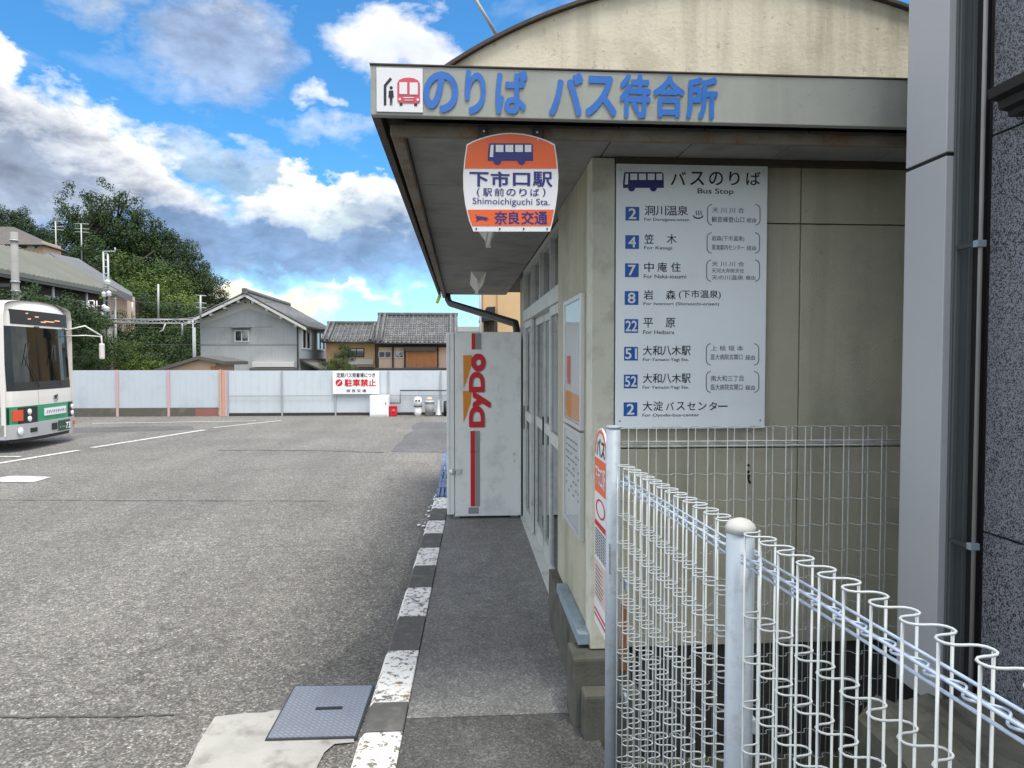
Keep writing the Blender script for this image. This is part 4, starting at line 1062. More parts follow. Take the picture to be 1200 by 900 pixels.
# brown pipe standing on the footing behind the fence
q = at(730, 740, 2.9)
MB().box(q.x - .011, q.x + .011, 2.885, 2.90, at(730, 785, 2.9).z, at(730, 706, 2.9).z, .003).build('rusty_strip', 'rust_orange' if 'rust_orange' in M else 'rust', None, 'rusty orange brown metal strip standing behind the first fence post', 'metal strip')

# ================================================================== NEIGHBOURING BUILDING
nb = empty('granite_building', (1.542, 1, 0), 'tall neighbouring building faced in black speckled granite with silver grey corner cladding', 'building')
MB().box(1.658, 6, -3, 2.29, -.6, 4.2).build('wall_core', 'interior', nb)
MB().box(.98, 1.635, -4, -.35, -.6, 2.3).build('unseen_shade_wing', 'cladding_dark', nb)  # unseen block behind the camera, added to dim the front wall
# speckled stone slabs
jz_ = [-.1, 1.163, 2.337, 3.51, 4.25]
jy_ = [2.035, 1.10, .15, -.8, -1.8, -2.9]
for i in range(5):
    for k in range(4):
        MB().box(1.558, 1.638, jy_[i + 1] + .003, jy_[i] - .003, jz_[k] + .003, jz_[k + 1] - .003, .002).build('granite_slab', 'granite', nb)
# silver cladding column
zj = at(1112, 180, 2.10).z
for a, b, lab in ((.6, zj - .006, None), (zj + .006, 4.25, None)):
    MB().box(1.465, 1.54, 2.10, 2.30, a, b, .003).build('cladding_panel', 'cladding', nb)
MB().box(1.472, 1.54, 2.108, 2.294, zj - .0055, zj + .0055).build('joint_seal', 'black', nb)
# folded dark panel with ribs, black gap and pipe
MB().box(1.542, 1.57, 2.06, 2.285, .6, 4.25).build('corner_infill', 'black', nb)
fp = MB()
for a, b, yy in ((1.487, 1.492, 2.090), (1.492, 1.506, 2.083), (1.506, 1.53, 2.088), (1.53, 1.542, 2.080)):
    fp.box(a, b, yy, 2.0985, .6, 4.25, .001)
fp.build('ribbed_panel', 'cladding_dark', nb)
pp = at(1146.5, 400, 2.0)
MB().tube([(pp.x, 2.0, .6), (pp.x, 2.0, 4.2)], .006, 12).build('conduit', 'grey_bin', nb)
for py_ in (285, 641):
    zc = at(1146, py_, 1.99).z
    MB().box(pp.x - .018, pp.x + .0105, 1.988, 2.008, zc - .010, zc + .010, .002).build('conduit_clip', 'blue_sill', nb)
    MB().box(pp.x - .018, pp.x - .010, 2.0085, 2.08, zc - .006, zc + .006).build('clip_arm', 'steel_dark', nb)
# stepped dark bracket
bk = [( .0, .0), (-.030, .0), (-.034, .014), (-.060, .018), (-.064, .040), (-.090, .046), (-.095, .072), (0, .072)]
bz = at(1175, 128, 1.9).z
MB().prism(bk, .55, ((1.556, 1.93, bz - .01), (1, 0, 0), (0, 0, 1), (0, -1, 0))).build('stepped_ledge', 'black', nb)
# concrete stub with moss
cs = MB()
x0_, x1_, y0_, y1_ = 1.135, 1.60, 1.05, 1.955
N = 9
def hz_(i, j): return .70 - .012 * j + .012 * math.sin(i * 2.1 + j) - (.05 if i == 0 else 0) + rnd.uniform(-.005, .005)
g_ = [[(x0_ + (x1_ - x0_) * i / N + rnd.uniform(-.006, .006), y1_ - (y1_ - y0_) * j / N, hz_(i, j)) for i in range(N + 1)] for j in range(N + 1)]
V = [p for r_ in g_ for p in r_]; Fs = [(j * (N + 1) + i, j * (N + 1) + i + 1, (j + 1) * (N + 1) + i + 1, (j + 1) * (N + 1) + i) for j in range(N) for i in range(N)]
cs.add(V, Fs)
edge = [(i, 0) for i in range(N + 1)] + [(N, j) for j in range(1, N + 1)] + [(i, N) for i in range(N - 1, -1, -1)] + [(0, j) for j in range(N - 1, 0, -1)]
kk = len(cs.v); top = [g_[j][i] for i, j in edge]; cs.add(top + [(p[0], p[1], -.6) for p in top], [(k, (k + 1) % len(top), (k + 1) % len(top) + len(top), k + len(top)) for k in range(len(top))])
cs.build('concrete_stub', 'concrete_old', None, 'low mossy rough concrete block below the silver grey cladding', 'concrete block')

# ================================================================== BUS
bs = empty('city_bus', (-8.0, 14.45, 0), 'cream and green city bus standing at the left edge of the lot', 'bus')
bs.rotation_euler = (0, 0, R(1.0))
ORG[bs.name] = Vector((0, 0, 0))
HW = 1.15
def bsec(x, zb=.30, w=HW, zt=2.78, r=.20):
    pts = [(-w, zb), (-w, zt - r - .10), (-w + .05, zt - r * .55)]
    pts += [(-w + .05 + r * .5, zt - .07), (-w * .55, zt - .015), (0, zt), (w * .55, zt - .015), (w - .05 - r * .5, zt - .07), (w - .05, zt - r * .55), (w, zt - r - .10), (w, zb)]
    return [(x, a, b) for a, b in pts]
# side shell: hollow so the windscreen looks into a cabin
secs = [bsec(-.12, w=HW), bsec(-.6), bsec(-9.0), bsec(-9.12, w=HW - .05, zt=2.72)]
mb = MB(); k = len(secs[0])
for a in range(3):
    mb.add(secs[a] + secs[a + 1], [(i, i + 1, i + 1 + k, i + k) for i in range(k - 1)])
mb.add(secs[3], [tuple(range(k))])
mb.build('body', 'bus_cream', bs, local=True)
MB().box(-9.0, -.2, -HW + .02, HW - .02, .30, .40).build('floor', 'black', bs, local=True)
# front skin in horizontal bands, each bowed in plan
def bow(y, z=1.5):
    t = abs(y) / HW
    return .0 - .10 * t ** 2.6 - .10 * max(0, t - .86) / .14 - max(0, z - 1.0) * .045
def band(z0, z1, y0, y1, lift=0, n_=16, m_='bus_cream', name='front_panel', nz=2, thick=.02):
    mb = MB(); V = []
    for j in range(nz + 1):
        z = z0 + (z1 - z0) * j / nz
        for i in range(n_ + 1):
            y = y0 + (y1 - y0) * i / n_; V.append((bow(y, z) + lift, y, z))
    V2 = [(a - thick, b, c) for a, b, c in V]
    q = lambda i, j: j * (n_ + 1) + i
    fs = [(q(i, j), q(i + 1, j), q(i + 1, j + 1), q(i, j + 1)) for j in range(nz) for i in range(n_)]
    o2 = len(V)
    fs2 = [tuple(o2 + t for t in f[::-1]) for f in fs]
    per = [q(i, 0) for i in range(n_)] + [q(n_, j) for j in range(nz)] + [q(i, nz) for i in range(n_, 0, -1)] + [q(0, j) for j in range(nz, 0, -1)]
    sd_ = [(per[t], per[(t + 1) % len(per)], per[(t + 1) % len(per)] + o2, per[t] + o2) for t in range(len(per))]
    mb.add(V + V2, fs + fs2 + sd_)
    return mb.build(name, m_, bs, local=True)
band(.82, 1.10, -HW, HW, name='front_panel')
gp = band(.50, .82, -HW, HW, .003, m_='bus_green', name='green_band')
# rounded crown of the front, above the windscreen
crown = MB(); V = []; NN = 22
for j in range(7):
    t = j / 6
    for i in range(NN + 1):
        y = -HW + 2 * HW * i / NN; yt = abs(y) / HW
        zc = 2.28 + (2.78 - 2.28 - .20 * yt ** 3.2) * t
        V.append((bow(y, zc) - .11 * max(0, t - .6) ** 1.5 * 3, y, zc))
crown.add(V, [(j * (NN + 1) + i, j * (NN + 1) + i + 1, (j + 1) * (NN + 1) + i + 1, (j + 1) * (NN + 1) + i) for j in range(6) for i in range(NN)], True)
crown.build('front_crown', 'bus_cream', bs, local=True)
band(1.10, 2.28, -HW, -HW + .075, nz=6, n_=3, name='windscreen_pillar'); band(1.10, 2.28, HW - .075, HW, nz=6, n_=3, name='windscreen_pillar')
band(1.10, 2.28, -HW + .075, HW - .075, -.012, m_='glass_bus', name='windscreen', nz=4, thick=.006)
band(1.10, 1.26, -HW + .075, HW - .075, -.006, m_='black', name='windscreen_base', nz=1, thick=.004)
ds = band(2.32, 2.585, -HW + .20, HW - .20, .006, m_='black', name='destination_display', nz=2)
m_ = MB()
for y, w_, z in ((-.55, .22, 2.52), (-.28, .12, 2.47), (-.50, .16, 2.42), (.02, .34, 2.40), (.40, .18, 2.43), (-.1, .16, 2.38)):
    m_.box(bow(y, z) + .005, bow(y, z) + .010, y, y + w_, z, z + .022)
m_.build('led_characters', 'led', bs, local=True)
bmp = band(.24, .50, -HW, HW, .05, m_='bus_bumper', name='bumper', nz=2, thick=.12)
band(.17, .24, -HW + .1, HW - .35, .0, m_='black', name='bumper_skirt', nz=1)
# face of the bus: camera side is local -y (left in the picture)
def fpt(u, z, lift=.01): y = -HW + 2 * HW * u; return Vector((bow(y, z) + lift, y, z))
def fbox(name, u0, u1, z0, z1, m_, lift=.012, par=None, th=.02):
    return band(z0, z1, -HW + 2 * HW * u0, -HW + 2 * HW * u1, lift, 3, m_, name, 1, th)
for u0, u1, cl in ((.03, .33, 1), (.84, .985, 0)):
    fbox('headlight_housing', u0, u1, .50, .80, 'black', .014)
    if cl: 
        for zz in (.58, .71):
            p = fpt(.225, zz, .03); MB().lathe([(.055, -.02), (.055, 0), (.035, .012), (.001, .016)], p, 14, ax='x').build('headlight', 'lamp_clear', bs, local=True)
        fbox('indicator_lamp', .055, .15, .56, .76, 'lamp_amber', .024)
    else:
        for zz in (.58, .71):
            p = fpt(.90, zz, .035); MB().lathe([(.05, -.02), (.05, 0), (.03, .012), (.001, .016)], p, 14, ax='x').build('headlight', 'lamp_clear', bs, local=True)
        fbox('indicator_lamp', .95, .985, .56, .76, 'lamp_amber', .03)
rim = MB().lathe([(.075, -.02), (.075, .0), (.055, .012), (.001, .014)], fpt(.10, .37, .065), 16, ax='x').build('fog_lamp', 'lamp_clear', bs, local=True)
fbox('fog_lamp_slot', .21, .29, .33, .41, 'black', .062)
fbox('tow_hatch', .50, .58, .31, .44, 'black', .062)
np_ = fbox('number_plate', .60, .80, .27, .47, 'plate_green', .066)
fbox('reflector', .88, .93, .34, .42, 'lamp_amber', .06)
ban = fbox('white_banner', .43, .78, .60, .74, 'white_plate', .018)
BFr = lambda u, z, l_: (fpt(u, z, l_), Vector((0, 1, 0)), Vector((0, 0, 1)), Vector((1, 0, 0)))
m_ = MB(); m_.text('73', .24, .40, -.06, .06, BFr(.60, .36, .075), .03); m_.text('・ ・・', .03, .20, -.03, -.005, BFr(.60, .36, .075), .02) ; m_.build('plate_numerals', 'white_plate', bs, local=True)
m_ = MB()
for i in range(9):
    y = .04 + i * .08; h = .028
    m_.prism([(y, -h), (y + .016, -h), (y + .05, h), (y + .034, h)], .002, BFr(.43, .67, .027)); 
    if i % 2: m_.prism([(y, .0), (y + .055, .004), (y + .055, .016), (y, .012)], .003, BFr(.43, .67, .027))
m_.build('banner_print', 'ink_grey', bs, local=True)
# emblem: ring with leaping figure
m_ = MB(); ce = fpt(.61, .93, .008)
for k in range(18):
    if 4 <= k <= 8: continue
    a, b = 2 * math.pi * k / 18 - .3, 2 * math.pi * (k + 1) / 18 - .3
    m_.prism([(.085 * math.cos(a), .085 * math.sin(a)), (.085 * math.cos(b), .085 * math.sin(b)), (.072 * math.cos(b), .072 * math.sin(b)), (.072 * math.cos(a), .072 * math.sin(a))], .003, (ce, Vector((0, 1, 0)), Vector((0, 0, 1)), Vector((1, 0, 0))))
m_.build('emblem_ring', 'grey_print', bs, local=True)
m_ = MB(); m_.prism([(-.075, .03), (-.02, .05), (.03, .04), (.07, .075), (.05, .02), (.02, .0), (.05, -.05), (.0, -.015), (-.045, -.04), (-.03, .01)], .004, (ce, Vector((0, 1, 0)), Vector((0, 0, 1)), Vector((1, 0, 0)))); m_.build('emblem_figure', 'ink', bs, local=True)
fbox('bonnet_seam', .355, .358, .84, 1.08, 'grey_print', .003)
for u0 in (.36, .70):      # wipers
    m_ = MB(); a = fpt(u0, 1.16, .02); b = fpt(u0 - .13, 1.75, .02); m_.tube([a, b], .007, 5); m_.tube([fpt(u0 - .16, 1.55, .02), fpt(u0 - .09, 1.98, .02)], .006, 5)
    m_.build('wiper', 'black', bs, local=True)
for u in (.36, .80): fbox('marker_lamp', u, u + .06, 2.275, 2.30, 'steel_dark', .02)
# mirrors
m_ = MB(); a = fpt(.97, 2.28, .0)
m_.tube([a, a + Vector((.30, .16, .10)), a + Vector((.55, .32, -.10))], .018, 6); m_.tube([a + Vector((0, 0, -.12)), a + Vector((.30, .17, -.10)), a + Vector((.55, .32, -.12))], .014, 6)
m_.tube([a + Vector((.55, .32, -.10)), a + Vector((.56, .33, -.30))], .016, 6); m_.build('mirror_arm', 'bus_cream', bs, local=True)
MB().box(a.x + .52, a.x + .60, a.y + .26, a.y + .38, a.z - .60, a.z - .26, .03).build('mirror', 'bus_cream', bs, local=True)
# wheels
for x in (-1.9, -6.8):
    for s_ in (-1, 1):
        y = s_ * (HW - .16)
        ty = MB().lathe([(.30, -.12), (.42, -.12), (.45, -.09), (.45, .09), (.42, .12), (.30, .12)], (x, y, .45), 28, ax='y').build('wheel', 'black', bs, local=True)
        MB().lathe([(.28, -.13), (.26, -.10), (.12, -.10), (.10, -.14), (.001, -.14)], (x, y, .45), 20, ax='y').build('rim', 'galv', ty, local=True)
# side windows, camera-side: proud dark panes
for k in range(7):
    x1_ = -.75 - k * 1.15; MB().box(x1_ - 1.05, x1_, -HW - .006, -HW + .002, 1.25, 2.2, .004).build('side_window', 'glass_dark', bs, local=True)
MB().box(-9.0, -.3, -HW - .004, -HW - .0005, .50, .82).build('side_green_band', 'bus_green', bs, local=True)
# cabin: seats, wheel, curtain seen through the windscreen
m_ = MB()
for x in (-1.6, -2.6, -3.5, -4.5):
    for y in (-.75, .35): m_.box(x - .45, x, y, y + .42, .4, 1.0, .04); m_.box(x - .50, x - .40, y, y + .42, 1.0, 1.55, .04)
m_.build('seats', 'plastic_blue', bs, local=True)
MB().box(-.9, -.25, -.95, .95, .45, 1.14, .04).build('dashboard', 'steel_dark', bs, local=True)
m_ = MB()
cw = Vector((-.42, .62, 1.25))
m_.tube([cw + Vector((.10 * math.sin(t) * .5, .24 * math.cos(t), .20 * math.sin(t))) for t in [2 * math.pi * k / 20 for k in range(20)]], .016, 6, closed=True); m_.tube([cw, cw + Vector((.1, 0, -.3))], .03, 6)
m_.build('steering_wheel', 'black', bs, local=True)
MB().box(-.55, -.45, -.35, -.05, 1.65, 2.15, .02).build('fare_display', 'white', bs, local=True)
MB().tube([(-.8, -.5, .5), (-.8, -.5, 2.6)], .018, 6).build('grab_pole', 'alu', bs, local=True)

# ================================================================== HOARDING
HY = 21.7
def hx(px, Y=HY): return at(px, 460, Y).x
hl = empty('sheet_hoarding', (hx(170), HY, 0), 'pale blue sheet hoarding with pink posts on a dark footing, left of the orange post', 'fence')
zt = at(170, 434, HY).z; zb_ = at(170, 478, HY).z
edges = [-.0 + hx(138) - 1.55 * k for k in range(8, 0, -1)] + [hx(138), hx(198), hx(257.5)]
for i in range(len(edges) - 1):
    MB().box(edges[i] + .006, edges[i + 1] - .006, HY, HY + .02, zb_, zt, .004).build('panel', 'hoard', hl)
    nfold = 9
    f_ = MB()
    for k in range(1, nfold):
        x = edges[i] + (edges[i + 1] - edges[i]) * k / nfold; f_.box(x - .012, x + .012, HY - .004, HY - .0005, zb_ + .01, zt - .01)
    f_.build('fold_ribs', 'hoard', hl)
for e in edges[:-1]:
    MB().box(e - .035, e + .035, HY - .05, HY - .012, .0, zt + .01, .004).build('post', 'pink_post', hl)
MB().box(edges[0], edges[-1] - .1, HY - .03, HY + .12, -.02, zb_ - .002, .01).build('footing', 'block', hl)
MB().box(hx(229), hx(256), HY - .045, HY - .0305, -.02, zb_ - .03, .005).build('footing_patch', 'block_red', hl)
hr = empty('sheet_hoarding', (hx(400), HY, 0), 'white sheet hoarding with steel posts and a mid rail, right of the orange post', 'fence')
MB().box(hx(257.6), hx(260.2), HY - .06, HY - .01, 0, zt + .02, .004).build('corner_post', 'orange_post', hr, label='faded orange post'); MB().box(hx(260.4), hx(263.6), HY - .03, HY - .01, 0, zt, .004).build('corner_strip', 'orange_post', hr, label='narrow faded orange strip')
MB().box(hx(263.8), hx(267.0), HY - .04, HY - .01, 0, zt, .004).build('corner_post', 'pink_post', hr, label='pale pink post')
ed = [hx(267.5)] + [hx(267.5) + 1.565 * k for k in range(1, 7)]
zt2 = at(400, 434.3, HY).z; zb2 = .09
for i in range(6):
    MB().box(ed[i] + .006, ed[i + 1] - .006, HY, HY + .02, zb2, zt2, .004).build('panel', 'hoard2', hr)
    f_ = MB()
    for k in range(1, 7):
        x = ed[i] + (ed[i + 1] - ed[i]) * k / 7; f_.box(x - .010, x + .010, HY - .006, HY - .0005, zb2 + .01, zt2 - .01)
    f_.build('fold_ribs', 'hoard2', hr)
for e in ed: MB().box(e - .022, e + .022, HY - .05, HY - .0065, -.01, zt2 - .01, .004).build('post', 'galv', hr)
zr = at(400, 463.5, HY).z
f_ = MB(); f_.box(ed[0], ed[-1], HY - .062, HY - .052, zr - .012, zr + .012); f_.build('mid_rail', 'galv', hr)
MB().box(ed[0], ed[-1], HY - .03, HY + .06, -.02, zb2 - .012).build('footing', 'black_gum', hr)
# no parking board
NY = HY - .09
X0, X1, Z0, Z1 = rect(389.8, 434.8, 444.3, 461.8, NY)
ns = empty('parking_sign', (X0, NY, Z0), 'white no parking board with red lettering fixed to the hoarding', 'sign')
MB().box(X0, X1, NY, NY + .03, Z0, Z1, .003).build('board', 'white', ns)
m_ = MB(); NF = front(NY, .003)
for body, a, b, c_, d_ in (('定期バス発着場につき', 394.5, 439.5, 437, 442.3), ('奈 良 交 通', 406, 429, 456.2, 459.6)):
    X0, X1, Z0, Z1 = rect(a, c_, b, d_, NY); m_.text(body, X0, X1, Z0, Z1, NF, .02)
m_.build('small_lettering', 'ink', ns, kind='stuff')
m_ = MB(); X0, X1, Z0, Z1 = rect(404, 444.4, 440.5, 452.8, NY); m_.text('駐車禁止', X0, X1, Z0, Z1, NF, .035)
disc(m_, 397.3, 448.6, 4.1, NY, .003); m_.build('red_lettering', 'red', ns)
m_ = MB(); a, b = 397.3, 448.6
pr(m_, [(a - 2.4, b + 1.7), (a - 1.6, b + 2.4), (a + 2.4, b - 1.7), (a + 1.6, b - 2.4)], NY, .0045, .002); m_.build('prohibition_bar', 'white_plate', ns)
# things standing against the hoarding
def bx(p0, p1, q0, q1, Y, d): 
    X0, X1, Z0, Z1 = rect(p0, q0, p1, q1, Y); return X0, X1, Y, Y + d, max(Z0, .002), Z1
c_ = bx(433.2, 455.3, 463.6, 488.6, 21.15, .42)
t = empty('utility_box', ((c_[0] + c_[1]) / 2, 21.3, 0), 'square cream white cabinet standing below the no parking board', 'cabinet')
MB().box(*c_, .01).build('cabinet', 'white', t); MB().box(c_[0] + .03, c_[1] - .03, c_[2] - .012, c_[2] - .0005, c_[4] + .05, c_[5] - .04, .004).build('door', 'white', t)
MB().box(c_[1] - .09, c_[1] - .07, c_[2] - .022, c_[2] - .0125, .35, .42, .002).build('handle', 'steel_dark', t)
c_ = bx(456.2, 465, 477.2, 488, 21.2, .2)
t = empty('red_box', ((c_[0] + c_[1]) / 2, 21.3, 0), 'small red metal box on the ground right of the cream cabinet', 'box')
MB().box(*c_, .02).build('case', 'red', t); MB().box(c_[0] - .01, c_[1] + .01, c_[2] - .01, c_[3], c_[5] + .001, c_[5] + .03, .01).build('lid', 'red', t)
MB().lathe([(.045, 0), (.045, -.01), (.001, -.014)], ((c_[0] + c_[1]) / 2 + .01, c_[2] - .0005, c_[4] + .16), 12, ax='y').build('knob', 'pink_red', t)
q = at(489.8, 487, 21.3); r_ = .115
t = empty('meter_tank', (q.x, 21.3, 0), 'white lidded tank with two dark round dials on its head', 'tank')
MB().lathe([(r_ * .8, .0), (r_ * .95, .1), (r_, .27), (r_ * .9, .275)], (q.x, 21.3, 0), 20).build('body', 'white', t)
MB().lathe([(r_ * 1.18, .277), (r_ * 1.18, .30), (r_, .302)], (q.x, 21.3, 0), 20).build('band', 'steel_dark', t)
MB().lathe([(r_ * .98, .303), (r_ * 1.02, .42), (r_ * .95, .52), (r_ * .6, .56), (.001, .575)], (q.x, 21.3, 0), 20).build('lid', 'white', t)
for s_ in (-1, 1): MB().lathe([(.03, 0), (.03, -.02), (.001, -.024)], (q.x + s_ * .043, 21.3 - r_ + .012, .46), 10, ax='y').build('dial', 'black', t)
q = at(503.3, 487, 21.3)
t = empty('rubbish_bin', (q.x, 21.3, 0), 'grey ribbed rubbish bin with a beige lid against the hoarding', 'bin')
MB().lathe([(.12, .0), (.145, .40)], (q.x, 21.3, 0), 20).build('drum', 'grey_bin', t)
MB().lathe([(.16, .401), (.16, .43), (.13, .46), (.09, .47)], (q.x, 21.3, 0), 20).build('rim', 'galv', t)
MB().lathe([(.10, .471), (.09, .52), (.05, .55), (.001, .555)], (q.x, 21.3, 0), 16).build('lid', 'beige_bin', t)
q = at(514, 487, 21.3)
t = empty('traffic_cone', (q.x, 21.3, 0), 'pale plastic cone beside the ribbed bin', 'cone')
MB().lathe([(.115, .03), (.10, .04), (.03, .46), (.02, .48)], (q.x, 21.3, 0), 18).build('cone', 'galv', t); MB().box(q.x - .13, q.x + .13, 21.17, 21.43, 0, .028, .01).build('base', 'steel_dark', t)
q = at(521.5, 487, 21.3)
t = empty('stacked_tyre', (q.x, 21.3, 0), 'dark tyre leaning at the hoarding behind the vending machine edge', 'tyre')
MB().lathe([(.10, -.07), (.20, -.08), (.225, -.04), (.225, .04), (.20, .08), (.10, .07)], (q.x + .04, 21.32, .225), 24, ax='x').build('tread', 'black', t)
MB().lathe([(.10, -.05), (.05, -.055), (.001, -.055)], (q.x + .04, 21.32, .225), 16, ax='x').build('hub', 'white', t)
Yc = HY - .10
pts = [at(456, 472.3, Yc), at(469, 472.3, Yc), at(469, 457.6, Yc), at(560, 457.6, Yc)]
MB().tube(pts, .020, 6).build('conduit_pipe', 'steel_dark', None, 'thin dark conduit pipe stepping along the white hoarding', 'pipe')

# ================================================================== HOUSES BEYOND
def tiled_roof(name, root, A, B, C, D, m, rib=.30, r=.055, lap=.28):
    """slope with ridge A-B and eave D-C: base sheet plus rolls and stepped courses"""
    A, B, C, D = map(Vector, (A, B, C, D)); n_ = (B - A).cross(D - A).normalized()
    if n_.z < 0: n_ = -n_
    base = MB().add([A, B, C, D] + [p - n_ * .10 for p in (A, B, C, D)], [(0, 1, 2, 3), (7, 6, 5, 4), (0, 4, 5, 1), (1, 5, 6, 2), (2, 6, 7, 3), (3, 7, 4, 0)]).build(name, m, root)
    mb = MB(); L_ = (B - A).length; K = max(2, int(L_ / rib))
    for k in range(K + 1):
        t = k / K; a = A + (B - A) * t; b = D + (C - D) * t
        mb.tube([a + n_ * .01, b + n_ * .01], r, 6)
    S_ = (D - A).length; J = max(2, int(S_ / lap))
    for j in range(J + 1):
        t = j / J; a = A + (D - A) * t; b = B + (C - B) * t; e = (D - A).normalized() * .03
        mb.add([a + n_ * .005, b + n_ * .005, b + n_ * .035 + e, a + n_ * .035 + e, b + e, a + e], [(0, 1, 2, 3), (3, 2, 4, 5)])
    mb.build('tile_courses', m, base, kind='stuff')
    return base
def window(root, x0, x1, y, z0, z1, glassm='glass_dark', frm='galv', bars=1, depth=.06):
    f_ = MB(); w_ = .06
    f_.box(x0, x1, y - depth, y, z0, z0 + w_); f_.box(x0, x1, y - depth, y, z1 - w_, z1)
    f_.box(x0, x0 + w_, y - depth, y, z0 + w_, z1 - w_); f_.box(x1 - w_, x1, y - depth, y, z0 + w_, z1 - w_)
    for k in range(bars):
        xc = x0 + (x1 - x0) * (k + 1) / (bars + 1); f_.box(xc - w_ / 2, xc + w_ / 2, y - depth * .8, y, z0 + w_, z1 - w_)
    o = f_.build('window', frm, root)
    MB().box(x0 + w_, x1 - w_, y - .02, y - .012, z0 + w_, z1 - w_).build('pane', glassm, o)
    return o
# grey gabled house
GY = 48
h1 = empty('gabled_house', (-14.3, GY, 0), 'grey rendered two storey house whose gable faces the lot, dark tiled roof', 'house')
def pz(px, py, Y=GY): v = at(px, py, Y); return v.x, v.z
xl, _ = pz(235, 400); xr_, _ = pz(350, 400); ax_, az_ = pz(291, 344)
el_ = pz(222, 377); er_ = pz(362, 383)
def roofz(x): 
    return az_ - .22 + (el_[1] - az_) * (ax_ - x) / (ax_ - el_[0]) if x < ax_ else az_ - .22 + (er_[1] - az_) * (x - ax_) / (er_[0] - ax_)
DP = 11
MB().prism([(xl, 0), (xr_, 0), (xr_, roofz(xr_)), (ax_, az_ - .22), (xl, roofz(xl))], .25, ((0, GY + .25, 0), (1, 0, 0), (0, 0, 1), (0, -1, 0))).build('gable_wall', 'house_grey', h1)
MB().box(xr_ - .2, xr_, GY + .25, GY + DP, 0, roofz(xr_)).build('side_wall', 'house_white', h1)
MB().box(xl, xl + .2, GY + .25, GY + DP, 0, roofz(xl)).build('side_wall', 'house_grey', h1)
tw = pz(291, 361)[1]; 
MB().prism([(xl, roofz(xl)), (xl, roofz(xl) - .32), (pz(262, 372)[0], pz(262, 372)[1]), (ax_, tw), (pz(322, 371)[0], pz(322, 371)[1]), (xr_, roofz(xr_) - .12), (xr_, roofz(xr_)), (ax_, az_ - .22)], .03, ((0, GY - .0, 0), (1, 0, 0), (0, 0, 1), (0, -1, 0))).build('gable_trim', 'house_trim', h1)
yf = GY - .75
for (ea, nm_) in ((el_, 'left'), (er_, 'right')):
    A = Vector((ax_, yf, az_)); B = Vector((ax_, GY + DP, az_)); C = Vector((ea[0], GY + DP, ea[1])); D = Vector((ea[0], yf, ea[1]))
    tiled_roof('roof_slope', h1, A, B, C, D, 'tile', .30, .05)
    d_ = (D - A).normalized()
    MB().prism([(0, -.10), (0, -.27), ((D - A).length, -.27), ((D - A).length, -.10)], .06, (A, d_, Vector((0, 0, 1)), Vector((0, -1, 0)))).build('barge_board', 'house_trim', h1)
    for t in (.12, .35, .58, .82):
        p = A + (D - A) * t; MB().box(p.x - .07, p.x + .07, yf + .01, GY, p.z - .42, p.z - .275).build('purlin_end', 'house_trim', h1)
m_ = MB(); m_.tube([(ax_, yf - .1, az_ + .12), (ax_, GY + DP, az_ + .12)], .17, 8); m_.box(ax_ - .17, ax_ + .17, yf - .15, yf + .05, az_ - .1, az_ + .27, .05); m_.build('ridge', 'tile', h1)
x0_, z1_ = pz(275, 387); x1_, z0_ = pz(292, 400.5)
window(h1, x0_, x1_, GY - .001, z0_, z1_, frm='white')
MB().box(x0_ - .2, x1_ + .15, GY - .45, GY - .001, z1_ + .12, z1_ + .2, .01).build('window_hood', 'tile', h1)
for s_ in (-.12, .12): MB().lathe([(.06, 0), (.06, -.03), (.001, -.03)], (ax_ + s_ * 1.5, GY - .031, pz(291, 354.5)[1]), 8, ax='y').build('vent', 'black', h1)
f_ = MB(); f_.box(xl, xr_, GY - .012, GY - .0005, pz(290, 404.4)[1] - .04, pz(290, 403)[1]); f_.build('string_course', 'grey_print', h1)
MB().tube([(xr_ - .05, GY - .06, roofz(xr_)), (xr_ - .05, GY - .06, 0)], .05, 6).build('down_pipe', 'steel_dark', h1)
# windows in the right side wall (facing +X)
for y0, y1 in ((GY + .8, GY + 3.6), (GY + 5.6, GY + 8.6)):
    z0_, z1_ = 2.35, 3.75
    f_ = MB(); f_.box(xr_ + .001, xr_ + .09, y0, y1, z0_, z0_ + .09); f_.box(xr_ + .001, xr_ + .09, y0, y1, z1_ - .09, z1_); f_.box(xr_ + .001, xr_ + .09, y0, y0 + .12, z0_ + .09, z1_ - .09); f_.box(xr_ + .001, xr_ + .09, y1 - .12, y1, z0_ + .09, z1_ - .09); f_.box(xr_ + .001, xr_ + .07, (y0 + y1) / 2 - .06, (y0 + y1) / 2 + .06, z0_ + .09, z1_ - .09)
    o = f_.build('window', 'white', h1); MB().box(xr_ + .012, xr_ + .02, y0 + .12, y1 - .12, z0_ + .09, z1_ - .09).build('pane', 'glass_dark', o)
# lower lean-to roofs
q = [(344, 421), (381, 436)]
A = at(352, 421, GY + .6); D = at(383, 434, GY - .2)
tiled_roof('lower_roof', h1, (xr_ + .0, GY + 0.2, A.z), (xr_, GY + DP, A.z), (xr_ + 1.5, GY + DP, A.z - .75), (xr_ + 1.5, GY + .2, A.z - .75), 'tile_brown', .3, .05)
a = pz(298, 432); b = pz(346, 431)
MB().box(a[0], b[0] + .2, GY - 1.1, GY - .001, a[1] - .12, a[1] + .05, .02).build('porch_roof', 'tile_brown', h1); MB().box(a[0], b[0], GY - .5, GY - .0012, a[1] + .1, a[1] + .45, .02).build('porch_flashing', 'house_trim', h1)
